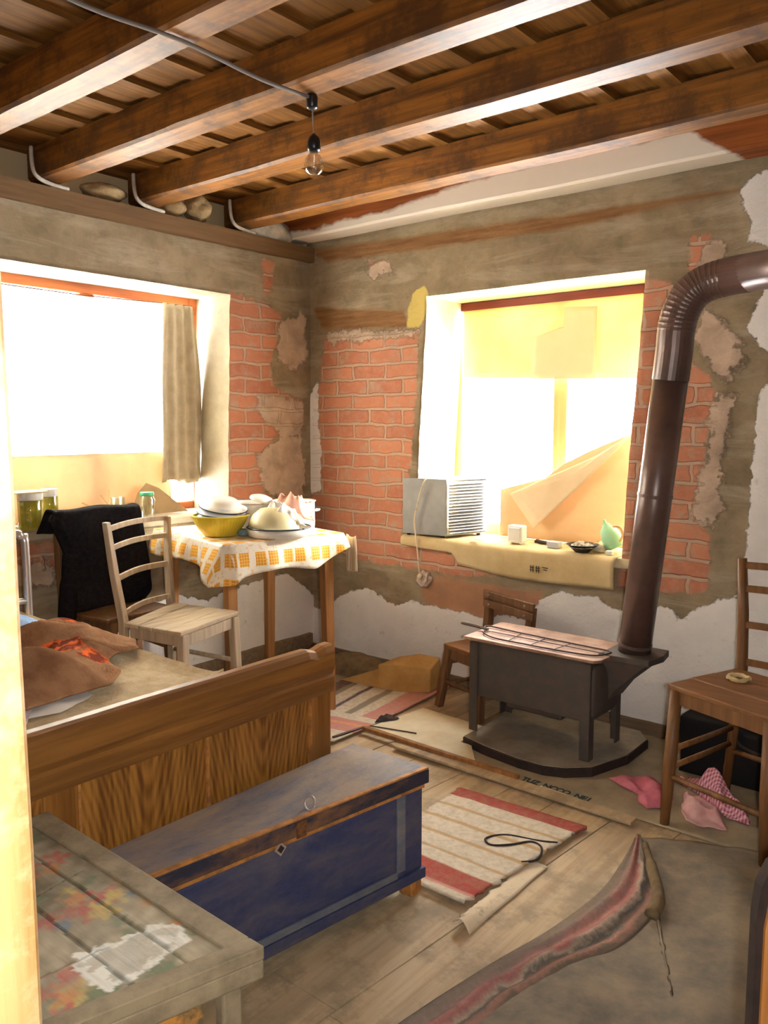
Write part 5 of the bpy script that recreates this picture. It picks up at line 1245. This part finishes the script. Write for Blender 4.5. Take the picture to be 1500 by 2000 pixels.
# ---------------------------------------------------------------- rugs and floor things
def flat_rug(name, quad, mat, label, nu=40, nv=40, th=0.006, wob=0.004, z=0.0015, fringe=0.0, cat='rug', jag=0.0):
    """quad: 4 corners (x,y): u along 0->1, v along 0->3"""
    a, b, c, d = [V3(p[0], p[1], 0) for p in quad]; bm = B(); uvl = bm.loops.layers.uv.new('UVMap'); V = []
    for i in range(nu+1):
        row = []
        for j in range(nv+1):
            u, v = i/nu, j/nv; p = a.lerp(b, u).lerp(d.lerp(c, u), v)
            if jag and (i in (0, nu)):
                s_ = -1 if i == 0 else 1; p = p+(b-a).normalized()*s_*jag*nz(0, v*9, 3, 3)
            p.z = z+th+max(0, wob*(0.6+nz(p.x, p.y, 2, 5)+0.5*nz(p.x, p.y, 7, 14))); row.append(bm.verts.new(p))
        V.append(row)
    for i in range(nu):
        for j in range(nv):
            f = bm.faces.new((V[i][j], V[i+1][j], V[i+1][j+1], V[i][j+1])); f.smooth = True
            for l, (p, q) in zip(f.loops, ((i, j), (i+1, j), (i+1, j+1), (i, j+1))): l[uvl].uv = (p/nu, q/nv)
    return obj(name, bm, mat, label=label, cat=cat, solid=th)
cr, rd, or_, pk, gy_, tn = srgb(218, 206, 186), srgb(168, 84, 76), srgb(206, 150, 112), srgb(208, 146, 136), srgb(150, 140, 122), srgb(196, 164, 124)
st = [(0, cr), (0.06, rd), (0.16, rd), (0.20, cr), (0.235, tn), (0.25, cr), (0.36, tn), (0.385, cr), (0.50, tn), (0.53, cr), (0.64, tn), (0.665, cr), (0.76, rd), (0.88, rd), (0.93, cr)]
flat_rug('striped_rug', [(1.60, -0.925), (2.050, -0.895), (1.985, -1.478), (1.60, -1.478)][0:4], stripes('cream_red_stripes', [(0, rd), (0.10, rd), (0.105, cr), (0.22, tn), (0.245, cr), (0.37, tn), (0.40, cr), (0.53, tn), (0.56, cr), (0.68, tn), (0.70, cr), (0.79, rd), (0.93, pk), (0.95, cr)], wear=0.45), 'cream rug with red stripes in front of the stove beside the blue trunk', jag=0.018)
bm = B(); V = []
flat_rug('corner_rug', [(0.985, -0.60), (0.95, -0.05), (0.10, -0.05), (0.35, -0.95)], stripes('grey_pink_stripes', [(0, pk), (0.10, pk), (0.14, cr), (0.22, gy_), (0.27, cr), (0.36, srgb(96, 78, 90)), (0.39, cr), (0.48, gy_), (0.52, srgb(110, 84, 84)), (0.60, gy_)], wear=0.5), 'cream, grey and pink striped rug lying in the far corner', jag=0.01)
flat_rug('runner_rug', [(0.60, -1.10), (0.99, -0.90), (1.00, -0.62), (0.42, -0.70)][0:4], stripes('pink_cream_stripes', [(0, cr), (0.35, cr), (0.38, pk), (0.58, pk), (0.62, srgb(224, 160, 120)), (0.70, pk), (0.82, cr)], wear=0.4), 'rug corner with pink stripes behind the bed end', z=0.012)
bm = B(); tube(bm, catmull([V3(0.97, -0.885, 0.022), V3(0.985, -0.80, 0.024), V3(0.99, -0.72, 0.02)], 5), 0.006, 7); obj('rug_cord', bm, m_wire, label='dark cord lying at the edge of the pink striped rug', cat='cord', smooth=True)
bm = crumple([(0.995, -0.66), (1.03, -0.60), (1.05, -0.56), (1.01, -0.555), (0.975, -0.60)], 0.02, 0.02, 20, 3, rings=6, seg=30); obj('dark_tassel', bm, m_darkwood, label='small dark knotted tassel on the striped rug near the corner', cat='tassel', smooth=True)
# pale hardboard sheet
bm = B(); prism(bm, [(1.04, -0.385), (1.005, -0.700), (1.52, -0.712), (1.43, -0.60), (1.38, -0.60), (1.375, -0.405)], 0.0165, 0.0205)
obj('hardboard_sheet', bm, m_hardboard, label='pale hardboard sheet lying left of the stove', cat='board')
bm = B(); tube(bm, [V3(1.005, -0.70, 0.024), V3(1.20, -0.645, 0.024)], 0.0025, 6); obj('thin_twig', bm, m_wire, label='thin twig lying across the pale hardboard sheet', cat='twig')
t = thing('wooden_batten', 'long thin brown batten lying along the edge of the floor sheet', 'batten', (1.45, -0.73, 0))
bm = B(); bar(bm, (1.00, -0.735, 0.0245), (1.72, -0.742, 0.0235), 0.018, 0.014); obj('batten_bar', bm, m_tablewood, t, bevel=0.002)
bm = B(); bar(bm, (1.20, -0.765, 0.0125), (2.15, -0.775, 0.0125), 0.05, 0.010); obj('threshold_strip', bm, m_floor, label='flat floor strip between the linoleum and the striped rug', cat='strip', bevel=0.002)
# linoleum
t = flat_rug('linoleum', [(1.30, -0.02), (3.30, -0.02), (3.30, -0.735), (1.30, -0.735)], m_lino, 'worn grey-brown linoleum under the stove and the right chair', th=0.002, wob=0.0015, z=0.001, cat='linoleum')
cu = bpy.data.curves.new('lino_print', 'FONT'); cu.body = 'TUZ  NCCO  NE1'; cu.size = 0.042; cu.offset = 0.0012; cu.extrude = 0.0003; cu.space_character = 0.92
to = bpy.data.objects.new('tmp', cu); C.objects.link(to); dg = bpy.context.evaluated_depsgraph_get()
me = bpy.data.meshes.new_from_object(to.evaluated_get(dg)); bpy.data.objects.remove(to)
bm = B(); bm.from_mesh(me); xs_ = [v.co.x for v in bm.verts]; sc = 0.258/(max(xs_)-min(xs_))
bm.transform(Matrix.Translation((1.715, -0.722, 0.0072)) @ Matrix.Rotation(math.radians(-1.5), 4, 'Z') @ Matrix.Scale(sc, 4, (1, 0, 0)))
obj('printed_letters', bm, m_ink2, t, tri=True)
bm = B(); tube(bm, [V3(1.80, -0.732, 0.010), V3(1.98, -0.742, 0.010)], 0.0035, 6); obj('curled_edge_highlight', bm, m_white_limewash, t, smooth=True)  # curled lino edge, with its highlight put into the white colour
# grey brown cloth over the right foreground floor
poly = [(2.20, -0.85), (2.45, -0.72), (3.05, -0.70), (3.20, -1.4), (3.20, -2.55), (2.45, -2.6), (2.20, -2.25), (2.22, -1.84), (2.30, -1.50), (2.375, -1.22), (2.30, -1.0)]
bm = crumple(poly, 0.009, 0.020, 2.3, 5, rings=40, seg=160, rim=0.002, fold=lambda x, y: 0.30*math.sin((x*1.2+y)*13+2*nz(x, y, 2, 2)))
obj('floor_cloth', bm, m_cover, label='dull grey-brown cloth spread over the floor at lower right', cat='cloth', smooth=True, solid=0.004)
# striped folded edge of a rag rug
k = N('pink_grey_rag_rug'); at = k.attr('band'); nn = k.noise(9, None, 5, 0.65); s1 = k.math('ADD', at, k.math('MULTIPLY', k.math('SUBTRACT', nn, 0.5), 0.6))
r = k.n.new('ShaderNodeValToRGB'); k.l.new(s1, r.inputs[0]); cr_ = r.color_ramp
cr_.elements[0].position = 0.12; cr_.elements[0].color = srgb(140, 126, 112); cr_.elements[1].position = 0.92; cr_.elements[1].color = srgb(120, 106, 92)
for p_, c_ in ((0.26, srgb(150, 128, 118)), (0.36, srgb(184, 138, 128)), (0.50, srgb(170, 112, 108)), (0.60, srgb(184, 164, 146)), (0.68, srgb(108, 108, 100)), (0.80, srgb(170, 128, 114))):
    e = cr_.elements.new(p_); e.color = c_
c = k.mix(k.ramp(k.noise(70), 0.4, 0.7, 0, 0.45), r.outputs[0], srgb(118, 104, 90)); k.col(c); k.bump(k.noise(120), 0.7, 0.004); m_rag = k.set(1, 0, 0.05)
sp_l = catmull([V3(2.19, -0.87, 0), V3(2.215, -1.03, 0), V3(2.228, -1.20, 0), V3(2.205, -1.42, 0), V3(2.160, -1.63, 0), V3(2.115, -1.90, 0), V3(2.09, -2.15, 0)], 10)
sp_r = catmull([V3(2.21, -0.86, 0), V3(2.30, -1.00, 0), V3(2.375, -1.15, 0), V3(2.375, -1.36, 0), V3(2.30, -1.60, 0), V3(2.26, -1.90, 0), V3(2.25, -2.15, 0)], 10)
bm = B(); lay = bm.verts.layers.float.new('band'); V = []
for i, (a, b) in enumerate(zip(sp_l, sp_r)):
    row = []
    for j in range(25):
        u = j/24; p = a.lerp(b, u); p.z = 0.006+0.020*math.sin(u*math.pi)**0.8*(0.6+0.5*nz(p.x, p.y, 3, 9))+0.008*math.sin(u*19+i*0.12)*math.sin(u*math.pi)
        p.z = max(p.z, 0.005)+0.012*max(0, u-0.5); v = bm.verts.new(p); v[lay] = u; row.append(v)
    V.append(row)
for i in range(len(V)-1):
    for j in range(24): f = bm.faces.new((V[i][j], V[i+1][j], V[i+1][j+1], V[i][j+1])); f.smooth = True
obj('rag_rug', bm, m_rag, label='pink, red and grey edge of a rag rug rumpled across the planks', cat='rug', solid=0.005)
# pale tube end of the roll at the rug's tip
bm = B(); tube(bm, catmull([V3(2.235, -0.90, 0.018), V3(2.30, -1.02, 0.03), V3(2.375, -1.16, 0.03), V3(2.385, -1.235, 0.022)], 6), [0.010]*6+[0.016]*7+[0.018]*6, 10); obj('rolled_cloth', bm, m_sack, label='narrow grey cloth roll along the tip of the rag rug', cat='cloth', smooth=True)
# torn pale strip
bm = B(); V = []
for i in range(61):
    u = i/60; y = -1.565+u*0.40; xl = 2.010-0.012*u+0.010*nz(0, y, 1, 28)+0.006*nz(0, y, 4, 60); xr = 2.060+0.02*u*0+0.002*nz(0, y, 3, 10); row = []
    for j in range(9):
        v = j/8; cur = 0.022*math.exp(-u*3.2)*(math.sin(v*math.pi)+0.6*(1-v)); row.append(bm.verts.new((xl+(xr-xl)*v, y, 0.0035+cur)))
    V.append(row)
for i in range(60):
    for j in range(8): f = bm.faces.new((V[i][j], V[i+1][j], V[i+1][j+1], V[i][j+1])); f.smooth = True
obj('torn_strip', bm, m_torn, label='torn pale strip of lining lying along a floor plank seam', cat='strip', solid=0.0015)
# dark cord loop on the rug
bm = B(); tube(bm, catmull([V3(2.03, -1.05, 0.016), V3(1.98, -1.08, 0.018), V3(1.90, -1.10, 0.016), V3(1.865, -1.13, 0.016), V3(1.855, -1.17, 0.018), V3(1.885, -1.185, 0.016), V3(1.93, -1.15, 0.018), V3(1.97, -1.10, 0.02), V3(2.01, -1.11, 0.018), V3(2.03, -1.17, 0.016), V3(2.0, -1.21, 0.014)], 6), 0.0035, 7)
obj('cord_loop', bm, m_darkwood, label='dark loop of cord lying on the cream striped rug', cat='cord', smooth=True)
# cardboard carton lying in the corner and the sack behind it
t = thing('cardboard_carton', 'crushed brown cardboard carton with an open flap in the corner', 'carton', (0.78, -0.18, 0.02))
bm = B(); loft(bm, [[(0.720, -0.305, 0.018), (0.735, -0.165, 0.018), (0.715, -0.150, 0.135), (0.700, -0.285, 0.125)], [(0.83, -0.270, 0.014), (0.83, -0.125, 0.014), (0.815, -0.11, 0.160), (0.80, -0.245, 0.132)], [(0.940, -0.200, 0.018), (0.925, -0.075, 0.018), (0.905, -0.07, 0.150), (0.925, -0.175, 0.118)]])
obj('carton_body', bm, m_card2, t, bevel=0.004)
bm = B(); v = [bm.verts.new(p) for p in ((0.720, -0.300, 0.020), (0.705, -0.275, 0.105), (0.60, -0.30, 0.060), (0.50, -0.33, 0.024))]; bm.faces.new(v); obj('flap', bm, m_card2, t, solid=0.004)
bm = crumple([(0.30, -0.32), (0.50, -0.24), (0.64, -0.20), (0.70, -0.10), (0.55, -0.045), (0.30, -0.05), (0.18, -0.2)], 0.014, 0.11, 3.2, 9, rings=18, seg=80, ridge=False, rim=0.004)
obj('sack', bm, m_sack, label='grey-brown sack heaped behind the cardboard carton in the corner', cat='sack', smooth=True)
bm = B(); box(bm, 0.22, 0.42, -0.42, -0.26, 0.015, 0.06); obj('wood_block', bm, m_tablewood, label='flat light wooden block on the floor beside the table leg', cat='block', bevel=0.004)
# rags under the right chair
k = N('pink_gingham'); sp = k.n.new('ShaderNodeSeparateXYZ'); k.l.new(k.tc.outputs['Object'], sp.inputs[0])
g1 = k.math('GREATER_THAN', k.math('FRACT', k.math('MULTIPLY', sp.outputs[0], 95)), 0.5); g2 = k.math('GREATER_THAN', k.math('FRACT', k.math('MULTIPLY', sp.outputs[1], 95)), 0.5)
k.col(k.mix(k.math('MULTIPLY', k.math('ADD', g1, g2), 0.5), srgb(222, 178, 186), srgb(168, 84, 106))); k.bump(k.noise(50), 0.4, 0.004); m_ging = k.set(1, 0, 0.05)
GR = 'pink rags under the right chair'
for poly, mt, lab, h, sd in (([(1.955, -0.52), (2.02, -0.46), (2.10, -0.445), (2.175, -0.50), (2.19, -0.60), (2.15, -0.665), (2.10, -0.63), (2.09, -0.585), (2.02, -0.56)], m_rag_pink, 'pink rag pointing left on the floor, left of the right chair', 0.035, 1),
                             ([(2.20, -0.475), (2.26, -0.455), (2.33, -0.52), (2.385, -0.64), (2.33, -0.665), (2.27, -0.655), (2.235, -0.60)], m_rag_pale, 'pale pink rag lying flat below the seat of the right chair', 0.030, 5),
                             ([(2.14, -0.40), (2.19, -0.32), (2.27, -0.335), (2.33, -0.42), (2.41, -0.50), (2.44, -0.57), (2.36, -0.555), (2.30, -0.50), (2.22, -0.44)], m_ging, 'pink gingham cloth heaped under the right chair', 0.075, 8)):
    bm = crumple(poly, 0.007, h, 7, sd, rings=16, seg=90, fold=lambda x, y: 0.3*math.sin((x+y*0.6)*60))
    obj('rag', bm, mt, label=lab, cat='rag', smooth=True, solid=0.003, group=GR)
t = thing('black_bag', 'black fabric bag by the wall behind the right chair', 'bag', (2.42, -0.17, 0))
bm = B(); box(bm, 2.115, 2.95, -0.29, -0.045, 0.004, 0.205)
bmesh.ops.subdivide_edges(bm, edges=bm.edges[:], cuts=7, use_grid_fill=True)
for v in bm.verts: v.co += V3(nz(v.co.y, v.co.z, 1, 7), nz(v.co.x, v.co.z, 2, 7), nz(v.co.x, v.co.y, 3, 7)*0.8)*0.012*(1 if v.co.z > 0.02 else 0)
for v in bm.verts:
    if v.co.z < 0.004: v.co.z = 0.004
obj('bag_body', bm, m_blackfab, t, smooth=True)
bm = B(); box(bm, 2.44, 2.66, -0.296, -0.285, 0.178, 0.196); obj('white_tape', bm, m_white_limewash, t)
bm = B(); tube(bm, catmull([V3(2.30, -0.292, 0.19), V3(2.34, -0.305, 0.15), V3(2.50, -0.31, 0.13), V3(2.62, -0.303, 0.15), V3(2.66, -0.292, 0.19)], 5), 0.007, 8); obj('handle', bm, m_darkwood, t, smooth=True)
# veneered board at the lower right edge
t = thing('headboard_panel', 'orange-brown veneered board with a dark edge at bottom right', 'board', (2.86, -1.92, 0))
def pan(off, z1, mat, nm, th=0.012):
    a = V3(2.793+off, -1.945, 0); b = V3(3.10, -1.70, 0); nrm = V3((b-a).y, -(b-a).x, 0).normalized()*th
    P = []
    W_ = (b-a).length; prof = [(0.0, 0.0), (0.0, z1-0.10), (0.004, z1-0.055), (0.018, z1-0.022), (0.045, z1-0.006), (0.10, z1), (W_, z1), (W_, 0)]
    L0 = [a+(b-a).normalized()*s_+V3(0, 0, z_) for s_, z_ in prof]; bm = B(); loft(bm, [L0, [p+nrm for p in L0]]); obj(nm, bm, mat, t)
pan(0.0, 0.645, m_darkwood, 'board_edge', 0.022)
a = V3(2.793, -1.945, 0); b = V3(3.10, -1.70, 0); dirv = (b-a).normalized(); nrm = V3(dirv.y, -dirv.x, 0)
prof = [(0.010, 0.02), (0.010, 0.53), (0.016, 0.575), (0.030, 0.605), (0.06, 0.622), (0.10, 0.628), (0.35, 0.628), (0.35, 0.02)]
L0 = [a+nrm*0.022+dirv*s_+V3(0, 0, z_) for s_, z_ in prof]; bm = B(); loft(bm, [L0, [p+nrm*0.006 for p in L0]]); obj('veneer_face', bm, wood('orange_veneer', srgb(214, 156, 88), srgb(184, 118, 58), 2, 0.45, 30), t)
